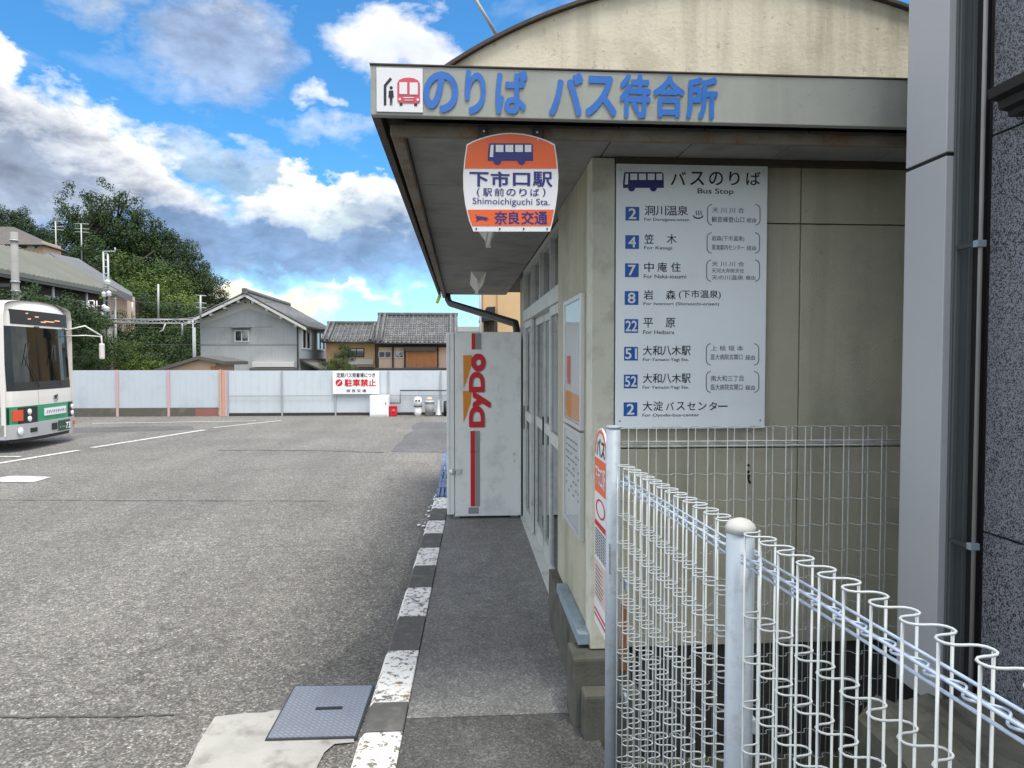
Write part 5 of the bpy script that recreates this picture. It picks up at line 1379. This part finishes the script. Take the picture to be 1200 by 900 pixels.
# chimney cowl behind left slope
# small beige shed, dark roof
SYd = 38
s1 = empty('beige_shed', (at(222, 433, SYd).x, SYd, 0), 'small beige outbuilding with a low dark roof behind the pale blue hoarding', 'shed')
a = at(180, 433, SYd); b = at(232, 417, SYd); c_ = at(264, 423.5, SYd); wl, wr = at(192, 430, SYd).x, at(250, 430, SYd).x
MB().prism([(wl, 0), (wr, 0), (wr, c_.z - .02), (b.x, b.z - .2), (wl, a.z + .0)], 3, ((0, SYd + 3.4, 0), (1, 0, 0), (0, 0, 1), (0, -1, 0))).build('wall', 'house_pink', s1)
for (p, q_, nm_) in ((b, a, 1), (b, c_, 2)):
    MB().add([(p.x, SYd, p.z), (q_.x, SYd, q_.z), (q_.x, SYd + 4, q_.z), (p.x, SYd + 4, p.z)] + [(p.x, SYd, p.z - .18), (q_.x, SYd, q_.z - .18), (q_.x, SYd + 4, q_.z - .18), (p.x, SYd + 4, p.z - .18)], [(0, 1, 2, 3), (7, 6, 5, 4), (0, 4, 5, 1), (1, 5, 6, 2), (2, 6, 7, 3), (3, 7, 4, 0)]).build('roof', 'tile_brown', s1)
MB().box(wr - .25, wr + .02, SYd + .36, SYd + .398, 0, c_.z - .25).build('corner_board', 'wood', s1)
# row of old houses
def row_house(px0, px1, ridge, eave, wallm, roofm, Y, label, x_over=0):
    a = at(px0, ridge, Y + 2.2); b = at(px1, ridge, Y + 2.2); e0 = at(px0, eave, Y - .7); e1 = at(px1, eave, Y - .7)
    t = empty('tiled_house', ((e0.x + e1.x) / 2, Y, 0), label, 'house')
    z_r, z_e = a.z, e0.z; x0, x1 = e0.x, e1.x
    MB().box(x0 + .1, x1 - .1, Y, Y + 5, 0, z_e + .12).build('wall', wallm, t)
    MB().prism([(0, z_e), (2.9, z_r - .15), (5.8, z_e)], x1 - x0 - .3, ((x0 + .15, Y - .7, 0), (0, 1, 0), (0, 0, 1), (1, 0, 0))).build('gable_fill', wallm, t)
    tiled_roof('roof_slope', t, (x0 - .1, Y + 2.2, z_r), (x1 + .1, Y + 2.2, z_r), (x1 + .1, Y - .7, z_e), (x0 - .1, Y - .7, z_e), roofm, .30, .07)
    tiled_roof('roof_slope', t, (x1 + .1, Y + 2.2, z_r), (x0 - .1, Y + 2.2, z_r), (x0 - .1, Y + 5.1, z_e), (x1 + .1, Y + 5.1, z_e), roofm, .6, .07)
    m_ = MB(); m_.box(x0 - .2, x1 + .2, Y + 2.05, Y + 2.35, z_r - .02, z_r + .20, .05); m_.build('ridge', roofm, t)
    for x in (x0 - .02, x0 + .32, x1 + .02, x1 - .32): MB().tube([(x, Y + 2.1, z_r + .09), (x, Y - .7, z_e + .09)], .10, 8).build('verge_tiles', roofm, t)
    MB().tube([(x0, Y - .78, z_e - .06), (x1, Y - .78, z_e - .06)], .06, 8).build('gutter', 'steel_dark', t)
    return t, x0, x1, z_r, z_e
HYr = 50.5
t, x0, x1, zr_, ze_ = row_house(378, 439.5, 379.5, 400, 'house_beige', 'tile', HYr + 1, 'ochre walled house with a low tiled roof behind the small tree')
Yw = HYr + .999
a = at(408, 408, Yw); b = at(427, 418.5, Yw); window(t, a.x, b.x, Yw, b.z, a.z, frm='wood_dark', bars=1)
a = at(408, 421, Yw); b = at(441, 427, Yw); MB().box(a.x, x1 - .2, Yw - .12, Yw - .001, b.z, a.z).build('sill_band', 'house_trim', t)
a = at(416, 428, Yw); MB().box(a.x, x1 - .2, Yw - .2, Yw - .001, 0, a.z - .1).build('lower_wall', 'steel_dark', t)
t, x0, x1, zr_, ze_ = row_house(440.5, 533, 369.5, 401.5, 'house_pink', 'tile', HYr, 'old tiled house with orange timber boarding under the eaves')
Yw = HYr - .001
def wr_(p0, p1, q0, q1): a = at(p0, q0, Yw); b = at(p1, q1, Yw); return a.x, b.x, b.z, a.z
for p0, p1 in ((443.5, 459), (462, 473)):
    X0, X1, Z0, Z1 = wr_(p0, p1, 411.5, 419.5); window(t, X0, X1, Yw, Z0, Z1, frm='house_trim', bars=1, depth=.05)
X0, X1, Z0, Z1 = wr_(442, 533, 402, 407); MB().box(X0, X1, Yw - .09, Yw - .0005, Z0, Z1).build('eave_shadow_beam', 'wood_dark', t)
X0, X1, Z0, Z1 = wr_(474.5, 512, 406.5, 411); MB().box(X0, X1, Yw - .40, Yw - .091, Z0, Z1).build('hood', 'tile_brown', t)
X0, X1, Z0, Z1 = wr_(476, 512.5, 412, 430)
for k in range(12):
    a = X0 + (X1 - X0) * k / 12; MB().box(a + .008, a + (X1 - X0) / 12 - .008, Yw - .07 - .012 * (k % 2), Yw - .001, Z0, Z1).build('board', 'wood', t)
for p in (442, 460.5, 474.5, 513): 
    X0 = at(p, 415, Yw).x; MB().box(X0 - .06, X0 + .06, Yw - .085, Yw - .001, 0, ze_ - .05).build('timber_post', 'wood_dark', t)
X0, X1, Z0, Z1 = wr_(440.5, 533, 431, 435); MB().box(X0, X1, Yw - 1.0, Yw - .09, Z0 - .2, Z1, .03).build('porch_roof', 'steel_dark', t)
# far right: green roof and tan building between canopy and machine
t = empty('green_roofed_house', (.8, 62, 0), 'distant low house with a dull green roof seen above the vending machine', 'house')
a = at(534, 383, 60); b = at(568, 389, 60)
MB().box(a.x - 1, b.x + 1, 60, 66, 0, b.z).build('wall', 'house_white', t); MB().prism([(-.6, b.z), (3, a.z + .15), (6.6, b.z)], b.x - a.x + 2.4, ((a.x - 1.2, 60, 0), (0, 1, 0), (0, 0, 1), (1, 0, 0))).build('roof', 'roof_green', t)
TYb = 34
t = empty('tan_building', (at(590, 370, TYb).x, TYb, 0), 'tan coloured building with brown siding beyond the end of the canopy', 'building')
X0, X1, _, _ = rect(583, 350, 640, 390, TYb)
zt_ = at(590, 300, TYb).z
MB().box(X0, X1 + 2, TYb, TYb + 6, 0, zt_).build('wall', 'house_beige', t)
Xa, _, _, _ = rect(566.5, 350, 570, 390, TYb)
MB().box(Xa, X0 - .002, TYb + .1, TYb + 6, 0, zt_ - .3).build('side_bay', 'house_beige', t)
n_ = 9
for k in range(n_):
    a = Xa + (X0 - Xa) * k / n_; MB().box(a + .01, a + (X0 - Xa) / n_ - .01, TYb + .03, TYb + .099, 0, at(575, 369, TYb).z).build('siding_board', 'wood_dark', t)
A = at(561, 376, TYb); B = at(577, 362, TYb)
MB().prism([(A.x, A.z), (A.x, A.z - .1), (B.x + .1, B.z - .55), (B.x + .1, B.z + .05), (B.x - .3, B.z + .02)], .9, ((0, TYb + .02, 0), (1, 0, 0), (0, 0, 1), (0, -1, 0))).build('eave_hood', 'black', t)
for p, Yp, zt__, lab in ((563, 30, 6.2, 'thin grey television mast left of the tan building'),):
    a = at(p, 400, Yp); MB().tube([(a.x, Yp, 0), (a.x, Yp, zt__)], .05, 6).build('mast', 'galv', None, lab, 'mast')

# ================================================================== STATION SIDE
# long green-grey platform roof, receding
sr = empty('platform_shed', (-26, 42, 0), 'long station building with a weathered green grey roof receding behind the bus', 'building')
ex, ez = -24.5, 6.5
y0, y1 = 25, at(152, 346, 53).y
A = Vector((-28.2, y0, 8.7)); B = Vector((-28.2, y1, 8.7)); C = Vector((ex, y1, ez)); D = Vector((ex, y0, ez))
MB().add([A, B, C, D] + [p - Vector((0, 0, .25)) for p in (A, B, C, D)], [(0, 1, 2, 3), (7, 6, 5, 4), (0, 4, 5, 1), (1, 5, 6, 2), (2, 6, 7, 3), (3, 7, 4, 0)]).build('roof', 'roof_green', sr)
A2 = Vector((-32, y0, 6.5)); B2 = Vector((-32, y1, 6.5))
MB().add([A + Vector((-.02, 0, 0)), B + Vector((-.02, 0, 0)), B2, A2], [(0, 1, 2, 3)]).build('rear_roof', 'roof_green', sr)
seams = MB()
nrm = (B - A).cross(D - A).normalized(); nrm = nrm if nrm.z > 0 else -nrm
for k in range(60):
    t = k / 59; a = A + (B - A) * t; b = D + (C - D) * t; seams.add([a + nrm * .005, a + nrm * .06 + Vector((0, .05, 0)), b + nrm * .06 + Vector((0, .05, 0)), b + nrm * .005, b + nrm * .005 + Vector((0, .1, 0)), a + nrm * .005 + Vector((0, .1, 0))], [(0, 1, 2, 3), (1, 5, 4, 2)])
seams.build('roof_seams', 'roof_green', sr)
MB().box(-31, ex - .9, y0 + .3, y1 - .8, 0, ez + .3).build('wall', 'wood_dark', sr)
for k in range(9):
    yy = y0 + 2 + k * 3.1
    if yy > y1 - 2: break
    MB().box(ex - .905, ex - .86, yy, yy + 1.6, 4.3, 5.6, .01).build('window', 'glass_dark', sr)
MB().box(ex - .25, ex - .05, y0, y1, ez - .42, ez - .255).build('eave_beam', 'steel_dark', sr)
for k in range(8): MB().tube([(ex - .3, y0 + 1 + k * 3.9, 0), (ex - .3, y0 + 1 + k * 3.9, ez - .42)], .09, 8).build('column', 'galv', sr)
# upper house on the slope
UH = 74
uh = empty('hillside_house', (at(20, 290, UH).x, UH, 0), 'two storey house with a brownish hip roof high on the slope at the left edge', 'house')
a = at(52, 300, UH); b = at(-40, 277, UH)
ztop = at(48, 283, UH).z; zlo = at(48, 300, UH).z - 3
MB().box(b.x - 6, a.x, UH, UH + 3, zlo - 6, ztop).build('wall', 'house_pink', uh)
ap = at(0, 265, UH); er = at(59, 288.5, UH)
MB().add([(b.x - 8, UH - 1, er.z), (er.x, UH - 1, er.z), (er.x - .3, UH + 4, er.z), (b.x - 8, UH + 4, er.z), (b.x - 6, UH + 1.5, ap.z + .3), (ap.x + .4, UH + 1.5, ap.z + .2)], [(0, 1, 5, 4), (1, 2, 5), (2, 3, 4, 5), (3, 0, 4), (0, 3, 2, 1)]).build('roof', 'tile_brown', uh)
for p0, p1, mt_ in ((-2, 5, 'glass_dark'), (20, 25, 'glass_dark'), (26, 31, 'steel_dark'), (41, 43.5, 'steel_dark')):
    X0, X1, Z0, Z1 = rect(p0, 281, p1, 291, UH); MB().box(X0, X1, UH - .08, UH - .001, Z0, Z1, .01).build('window', mt_, uh)
X0, X1, Z0, Z1 = rect(33, 283.5, 41, 292.5, UH); MB().box(X0, X1, UH - .05, UH - .001, Z0, Z1, .01).build('wall_patch', 'house_white', uh)
# slate roofed house behind the shed
SH = 64
sh_ = empty('slate_roofed_house', (at(100, 330, SH).x, SH, 0), 'house with a long grey slate roof rising behind the platform shed', 'house')
P = [at(57, 296, SH), at(155, 343, SH - 2), at(155, 347, SH - 3.5), at(82, 312, SH - 3.5)]
rx0, rx1 = P[0].x, P[1].x
for (zoff, mt_, nm_) in ((0, 'roof_grey', 'roof'),):
    V = [P[0], at(92, 303, SH + 2), P[1], P[2], P[3]]
    MB().add(V + [v_ - Vector((0, 0, .5)) for v_ in V], [(0, 1, 2, 3, 4), (9, 8, 7, 6, 5), (0, 5, 6, 1), (1, 6, 7, 2), (2, 7, 8, 3), (3, 8, 9, 4), (4, 9, 5, 0)]).build(nm_, mt_, sh_)
V = [at(57, 297, SH - 1.2), at(81, 313, SH - 3.8), at(60, 309, SH - 4.2), at(38, 302, SH - 3)]
MB().add(V + [v_ - Vector((0, 0, .4)) for v_ in V], [(0, 1, 2, 3), (7, 6, 5, 4), (0, 4, 5, 1), (1, 5, 6, 2), (2, 6, 7, 3), (3, 7, 4, 0)]).build('gable_roof', 'roof_grey', sh_)
a = at(70, 320, SH); b = at(148, 350, SH)
MB().box(a.x, b.x, SH, SH + 4, 0, b.z).build('wall', 'wood_dark', sh_)
MB().box(at(130, 350, SH - 1).x, at(152, 350, SH - 1).x, SH - 1.5, SH - .01, 0, at(140, 347, SH - 1).z).build('porch_wall', 'house_pink', sh_)

def pole(name, px, pt, Y, r, m, label, cat, taper=.8, pb=None, group=None):
    a = at(px, pt, Y); t = empty(name, (a.x, Y, 0), label, cat, group)
    MB().lathe([(r, 0), (r * taper, a.z)], (a.x, Y, 0), 14).build('shaft', m, t); return t, a
t, a = pole('concrete_pole', 16.5, 272, 33, .17, 'pole', 'thick grey concrete pole rising behind the bus roof', 'pole', .85)
for z in (a.z - .4, a.z - 2.2, a.z - 2.6): MB().lathe([(.19, z), (.19, z + .06)], (a.x, 33, 0), 14).build('band', 'galv', t)
MB().box(a.x - 1.6, a.x - .15, 32.9, 33.0, a.z - 2.4, a.z - 2.25).build('crossarm', 'steel_dark', t); MB().lathe([(.22, 0), (.22, .6), (.1, .7)], (a.x - .9, 33, a.z - 3.2), 12).build('transformer', 'steel_dark', t)
# catenary column
CYp = 45
a = at(124.5, 372, CYp); top = at(125, 295, CYp).z; mid = at(125, 372, CYp).z
t = empty('catenary_column', (a.x, CYp, 0), 'railway catenary column with a steel ladder head and insulators above the hoarding', 'column')
for s_ in (-1, 1): MB().lathe([(.16, 0), (.15, mid - .1)], (a.x + s_ * .20, CYp, 0), 12).build('concrete_leg', 'pole', t)
MB().box(a.x - .42, a.x + .42, CYp - .2, CYp + .2, mid - .1, mid + .15, .02).build('head_plate', 'pole', t)
xL, xR = at(121.8, 330, CYp).x, at(127, 330, CYp).x
zl0 = at(125, 350, CYp).z
l_ = MB()
for x in (xL, xR): l_.tube([(x, CYp, mid + .1), (x, CYp, top if x == xL else top - .15)], .06, 6)
for k in range(9):
    z = mid + .6 + (top - mid - .7) * k / 8; l_.tube([(xL, CYp, z), (xR, CYp, z)], .035, 5)
l_.build('ladder_head', 'galv', t)
b = at(135, 294.5, CYp); MB().tube([(xL, CYp, top), (b.x, CYp, top + .02), (b.x, CYp, top + .25)], .05, 5).build('top_arm', 'galv', t)
for px_, py_, r_ in ((122, 345, .16), (127.5, 344, .16), (126, 331, .2), (122, 360, .16), (125, 362, .2), (121, 369, .16)):
    q = at(px_, py_, CYp - .2); MB().lathe([(.05, -.18), (r_, -.1), (r_ * .7, 0), (r_, .06), (.05, .16)], q, 10).build('insulator', 'white', t)
l_ = MB(); q0, q1 = at(104, 352.5, CYp), at(122, 366, CYp); xm = at(110.5, 360, CYp).x; xm2 = at(113.5, 360, CYp).x; zm = at(110, 359.5, CYp).z
for z in (q0.z, zm, q1.z): l_.tube([(q0.x, CYp, z), (xm, CYp, z)], .035, 5)
for x in (q0.x, xm, xm2): l_.tube([(x, CYp, q0.z), (x, CYp, q1.z)], .035, 5)
l_.tube([(q0.x, CYp, q1.z), (a.x, CYp, q1.z)], .04, 5); l_.build('service_basket', 'white', t)
# gantry truss
gt = empty('catenary_gantry', (a.x + 4, CYp, 0), 'steel lattice gantry beam spanning from the catenary column towards the gabled house', 'gantry')
X0, X1 = at(128, 376, CYp).x, at(228, 377, CYp).x; zt_, zb_ = at(180, 374.5, CYp).z, at(180, 379, CYp).z
g_ = MB()
for z in (zt_, zb_): 
    for y in (CYp - .2, CYp + .2): g_.tube([(X0, y, z), (X1, y, z)], .035, 5)
g_.build('chord', 'galv', gt); g_ = MB(); n_ = 22
for k in range(n_):
    xa = X0 + (X1 - X0) * k / n_; xb = X0 + (X1 - X0) * (k + 1) / n_; z0_, z1_ = (zt_, zb_) if k % 2 else (zb_, zt_)
    g_.tube([(xa, CYp - .2, z0_), (xb, CYp - .2, z1_)], .02, 4)
g_.build('lattice', 'galv', gt)
for px_, t_, b_ in ((155, 354, 376), (185.5, 333, 376), (213.5, 379, 393), (235, 347, 376)):
    q = at(px_, t_, CYp); q2 = at(px_, b_, CYp); MB().tube([q2, q], .06, 6).build('dropper_post', 'galv', gt)
q = at(191, 387, CYp); MB().tube([at(194, 379, CYp), q, at(187, 389, CYp)], .04, 5).build('registration_arm', 'white', gt)
MB().tube([(X1 - .1, CYp, 0), (X1 - .1, CYp, zt_)], .05, 8).build('leg', 'galv', gt)
q = at(228, 384, CYp + .5); MB().tube([(q.x, CYp + .5, 0), q], .07, 6).build('signal_post', 'galv', None, 'grey signal post at the left corner of the gabled house', 'post'); 
# roof aerials
for px_, tpy, Y_, lab in ((65, 259, 80, 'television aerial on a mast above the slate roofed house'), (95, 262, 82, 'pale aerial mast in front of the tall tree'), (235, 346, 55, 'thin aerial mast behind the gabled house roof')):
    a = at(px_, tpy, Y_); t = empty('roof_aerial', (a.x, Y_, a.z - 5), lab, 'aerial')
    MB().tube([(a.x, Y_, a.z - 6 if Y_ > 60 else 0), (a.x, Y_, a.z)], .07, 5).build('mast', 'galv', t)
    w_ = .7 if Y_ > 60 else .35
    for dz_ in (0, .55, .9): MB().tube([(a.x - w_, Y_, a.z - dz_), (a.x + w_ * 1.2, Y_, a.z - dz_ - .05)], .035, 4).build('crossbar', 'galv', t)
# overhead lines
def wire(label, pts, r=.012, m='wire', sag=.4):
    P0, P1 = pts; L_ = []
    for k in range(17): t = k / 16; p = P0.lerp(P1, t); L_.append(p - Vector((0, 0, 4 * sag * t * (1 - t))))
    MB().tube(L_, r, 4).build('overhead_cable', m, None, label, 'cable', 'overhead cables above the railway')
wire('pale cable crossing above the bus roof to the catenary column', (at(-40, 338, 38), at(122, 359, 45)), .028, 'wire_light', .1)
wire('lower pale cable passing behind the bus mirror', (at(60, 376, 44), at(230, 372, 44.5)), .014, 'wire_light', .15)
wire('dark contact cable just under the gantry beam', (at(40, 381, 43), at(320, 383, 47.5)), .014, 'wire', .1)
wire('dark cable above the gantry beam reaching the tall dropper post', (at(128, 350, 45), at(330, 353, 46)), .012, 'wire', .3)
wire('dark cable low between the catenary column and the gabled house', (at(60, 398, 43.5), at(240, 404, 46)), .014, 'wire', .1)

# ================================================================== HILL AND TREES
mb = MB(); NX, NY_ = 40, 24
def hillz(x, y):
    t = max(0, min(1, (y - 62) / 45)); s_ = max(0, min(1, (-36 - x) / 16)); s_ = s_ * s_ * (3 - 2 * s_)
    return -.3 + 15 * (t * t * (3 - 2 * t)) * s_ + .6 * s_ * math.sin(x * .23 + y * .31) * t
V = [(-110 + 105 * i / NX, 60 + 110 * j / NY_, hillz(-110 + 105 * i / NX, 60 + 110 * j / NY_)) for j in range(NY_ + 1) for i in range(NX + 1)]
mb.add(V, [(j * (NX + 1) + i, j * (NX + 1) + i + 1, (j + 1) * (NX + 1) + i + 1, (j + 1) * (NX + 1) + i) for j in range(NY_) for i in range(NX)], True)
st(mb, 'hill', 'hill')
import random as _r
def crown_mesh(seed, n_clump, leaves, cr, sz, shape='round', hollow=.55):
    r_ = _r.Random(seed); mb = MB(); vs = []; fs = []
    for c_i in range(n_clump):
        while True:
            p = Vector((r_.uniform(-1, 1), r_.uniform(-1, 1), r_.uniform(-1, 1)))
            if p.length < 1 and p.length > hollow * r_.random(): break
        if shape == 'cone': k = 1 - .62 * (p.z + 1) / 2; p = Vector((p.x * k, p.y * k, p.z * 1.25))
        if shape == 'wide': p = Vector((p.x, p.y, p.z * .72))
        c0 = p; rr = cr * r_.uniform(.7, 1.35)
        for q_ in range(leaves):
            d_ = Vector((r_.gauss(0, 1), r_.gauss(0, 1), r_.gauss(0, .8))); d_.normalize()
            pos = c0 + d_ * rr * r_.uniform(.55, 1.0); nrm_ = (d_ + Vector((r_.gauss(0, .45), r_.gauss(0, .45), r_.gauss(.25, .45)))).normalized()
            u_ = nrm_.orthogonal().normalized(); v_ = nrm_.cross(u_); an = r_.uniform(0, 6.3)
            u2 = u_ * math.cos(an) + v_ * math.sin(an); v2 = nrm_.cross(u2); s_ = sz * r_.uniform(.6, 1.4)
            k = len(vs); vs += [pos - u2 * s_, pos + v2 * s_ * .5, pos + u2 * s_, pos - v2 * s_ * .5]; fs.append((k, k + 1, k + 2, k + 3))
    mb.add(vs, fs); return mb
def tree_proto(seed, shape, leafm, n_clump=46, leaves=85, cr=.26, sz=.050, hollow=.5):
    """unit tree: crown radius 1 round the origin, trunk below"""
    t = empty('tree', (0, 0, 0)); ORG[t.name] = Vector((0, 0, 0))
    crown_mesh(seed, n_clump, leaves, cr, sz, shape, hollow).build('crown', leafm, t, local=True)
    r_ = _r.Random(seed); mb = MB(); mb.tube([(0, 0, -2.4), (.03, .02, -1.2), (0, .05, -.2), (.03, 0, .5)], [.10, .08, .06, .02], 7)
    for k in range(7):
        an = r_.uniform(0, 6.3); z = r_.uniform(-.9, .2); mb.tube([(0, 0, z), (.35 * math.cos(an), .35 * math.sin(an), z + .3), (.75 * math.cos(an), .75 * math.sin(an), z + .65)], [.04, .025, .008], 5)
    mb.build('trunk', 'bark', t, local=True)
    return t
protos = {'round': tree_proto(1, 'round', 'leaf_dark', sz=.030, leaves=190), 'wide': tree_proto(2, 'wide', 'leaf_mid', sz=.030, leaves=190), 'cone': tree_proto(3, 'cone', 'leaf_dark', sz=.029, leaves=190),
          'light': tree_proto(4, 'round', 'leaf_light', sz=.029, leaves=190), 'open': tree_proto(5, 'round', 'leaf_dark', 70, 90, .15, .026, .2)}
used = {}
TREES = []
def tree(kind, px, ptop, Y, w, hk=1.0, label='', cat='tree', group='trees on the slope behind the station'):
    src = protos[kind]
    if kind not in used: o = src; used[kind] = 1
    else: o = copy_tree(src)
    a = at(px, ptop, Y); rad = w / 2; hz2 = rad * hk
    o.location = (a.x, Y, a.z - hz2 * (1.25 if kind == 'cone' else (.95 if kind != 'wide' else .8)))
    o.scale = (rad, rad, hz2); o.rotation_euler = (0, 0, rnd.uniform(0, 6.3))
    o.name = 'tree'; tag(o, label, cat, group)
    return o
# (kind, x, top y, depth, width m, height factor, label)
TL = [('open', 108, 211, 92, 9.5, 1.15, 'tallest loose crowned tree standing out against the clouds on the hill top'),
      ('open', 137, 220, 94, 8.5, 1.2, 'loose crowned tall tree just right of the tallest one'),
      ('open', 96, 235, 90, 7, 1.5, 'slim open tree at the left edge of the tall clump'),
      ('round', 120, 243, 93, 9.5, 1.1, 'dark dense tree filling the middle of the tall clump'),
      ('round', 160, 248, 96, 9, 1.0, 'dark round tree on the hill crest right of the tall clump'),
      ('wide', 186, 268, 98, 9, .9, 'broad tree where the hill crest begins to fall to the right'),
      ('round', 208, 287, 98, 8, 1.0, 'round tree halfway down the right hand slope of the crest'),
      ('wide', 228, 312, 98, 8, .9, 'lower tree near the right end of the wooded slope'),
      ('round', 243, 334, 97, 6, .9, 'last small tree where the wood meets the gabled house roof'),
      ('round', 100, 282, 84, 8, 1.1, 'dark tree below the tall clump behind the ladder headed column'),
      ('wide', 140, 292, 84, 10, .9, 'broad dark tree in the centre of the wooded slope'),
      ('wide', 175, 300, 86, 9.5, .9, 'broad tree with pale top right of the slope centre'),
      ('light', 152, 330, 74, 7, .8, 'light green tree above the gantry beam near the short dropper post'),
      ('light', 196, 325, 80, 8.5, .85, 'light green tree above the gantry right of the tall dropper post'),
      ('light', 222, 345, 78, 6.5, .8, 'light green tree above the left eave of the gabled house'),
      ('wide', 205, 352, 70, 7, .8, 'mid green tree directly behind the right end of the gantry'),
      ('round', 172, 346, 68, 7.5, .9, 'dark tree behind the middle of the gantry beam'),
      ('round', 232, 366, 66, 5.5, .9, 'dark tree beside the left wall of the gabled house'),
      ('round', 140, 368, 58, 5.5, .9, 'dark bushy tree right behind the catenary column'),
      ('wide', 98, 362, 43, 2.4, .8, 'dark bushy tree left of the catenary column'),
      ('round', 82, 352, 40.5, 3.4, .9, 'dark bushy tree above the bus mirror'),
      ('wide', 70, 346, 38.5, 4.4, .8, 'dark bushy tree behind the top right corner of the bus'),
      ('round', 45, 338, 37, 4.2, .9, 'dark bushy tree between the concrete pole and the bus crown'),
      ('wide', 26, 342, 35, 4.2, .9, 'leafy tree hiding the foot of the concrete pole'),
      ('round', -4, 340, 33, 4.2, .9, 'leafy tree at the left edge above the bus roof'),
      ('round', 72, 378, 38, 3.4, .9, 'dark bush behind the bus mirror'),
      ('wide', 112, 388, 41, 3.6, .9, 'dark bush at the foot of the catenary column'),
      ('light', 152, 402, 48, 4.2, .7, 'light green bush showing just above the pale blue hoarding'),
      ('wide', 178, 390, 56, 5.2, .9, 'dark bush under the gantry beam'),
      ('round', 205, 385, 60, 5.5, .9, 'dark bush between gantry leg and beige shed'),
      ('round', 226, 388, 58, 4.8, .9, 'dark bush just left of the gabled house wall'),
      ('wide', 160, 412, 52, 4.5, .7, 'low dark bush left of the beige shed'),
      ('round', 196, 408, 55, 4.5, .8, 'low dark bush behind the beige shed roof'),
      ('round', 90, 406, 36, 2.0, .9, 'low dark bush right of the bus windscreen'),
      ('cone', 4, 241, 110, 10, .9, 'conifer like dark tree on the far left hill top'),
      ('round', 22, 247, 112, 9, .9, 'dark tree on the far left hill behind the brownish roof'),
      ('round', 37, 258, 112, 8, .9, 'dark tree low on the far left hill slope'),
      ('round', -12, 244, 112, 9, .9, 'dark tree cut by the left edge of the far hill'),
      ('round', 46, 272, 108, 6.5, .9, 'small dark tree ending the far left hill'),
      ('round', 12, 262, 104, 9, .9, 'dark tree directly above the brownish hip roof'),
      ('round', 54, 284, 90, 4, .9, 'small dark tree at the end of the brownish hip roof')]
for a in TL: tree(a[0], a[1], a[2], a[3], a[4], a[5], a[6])
# small garden tree in front of the ochre house
yt = tree('round', 402, 404, 34, 1.05, 1.1, 'narrow dark green garden tree poking above the hoarding by the ochre house', group=None)
if 'group' in yt: del yt['group']
yt2 = tree('wide', 396, 419, 33, 1.5, .75, 'low spreading bush at the foot of the narrow garden tree', 'bush', None)
if 'group' in yt2: del yt2['group']
for k_, p_ in protos.items():
    if k_ not in used: 
        for ch in list(p_.children): bpy.data.objects.remove(ch)
        bpy.data.objects.remove(p_)
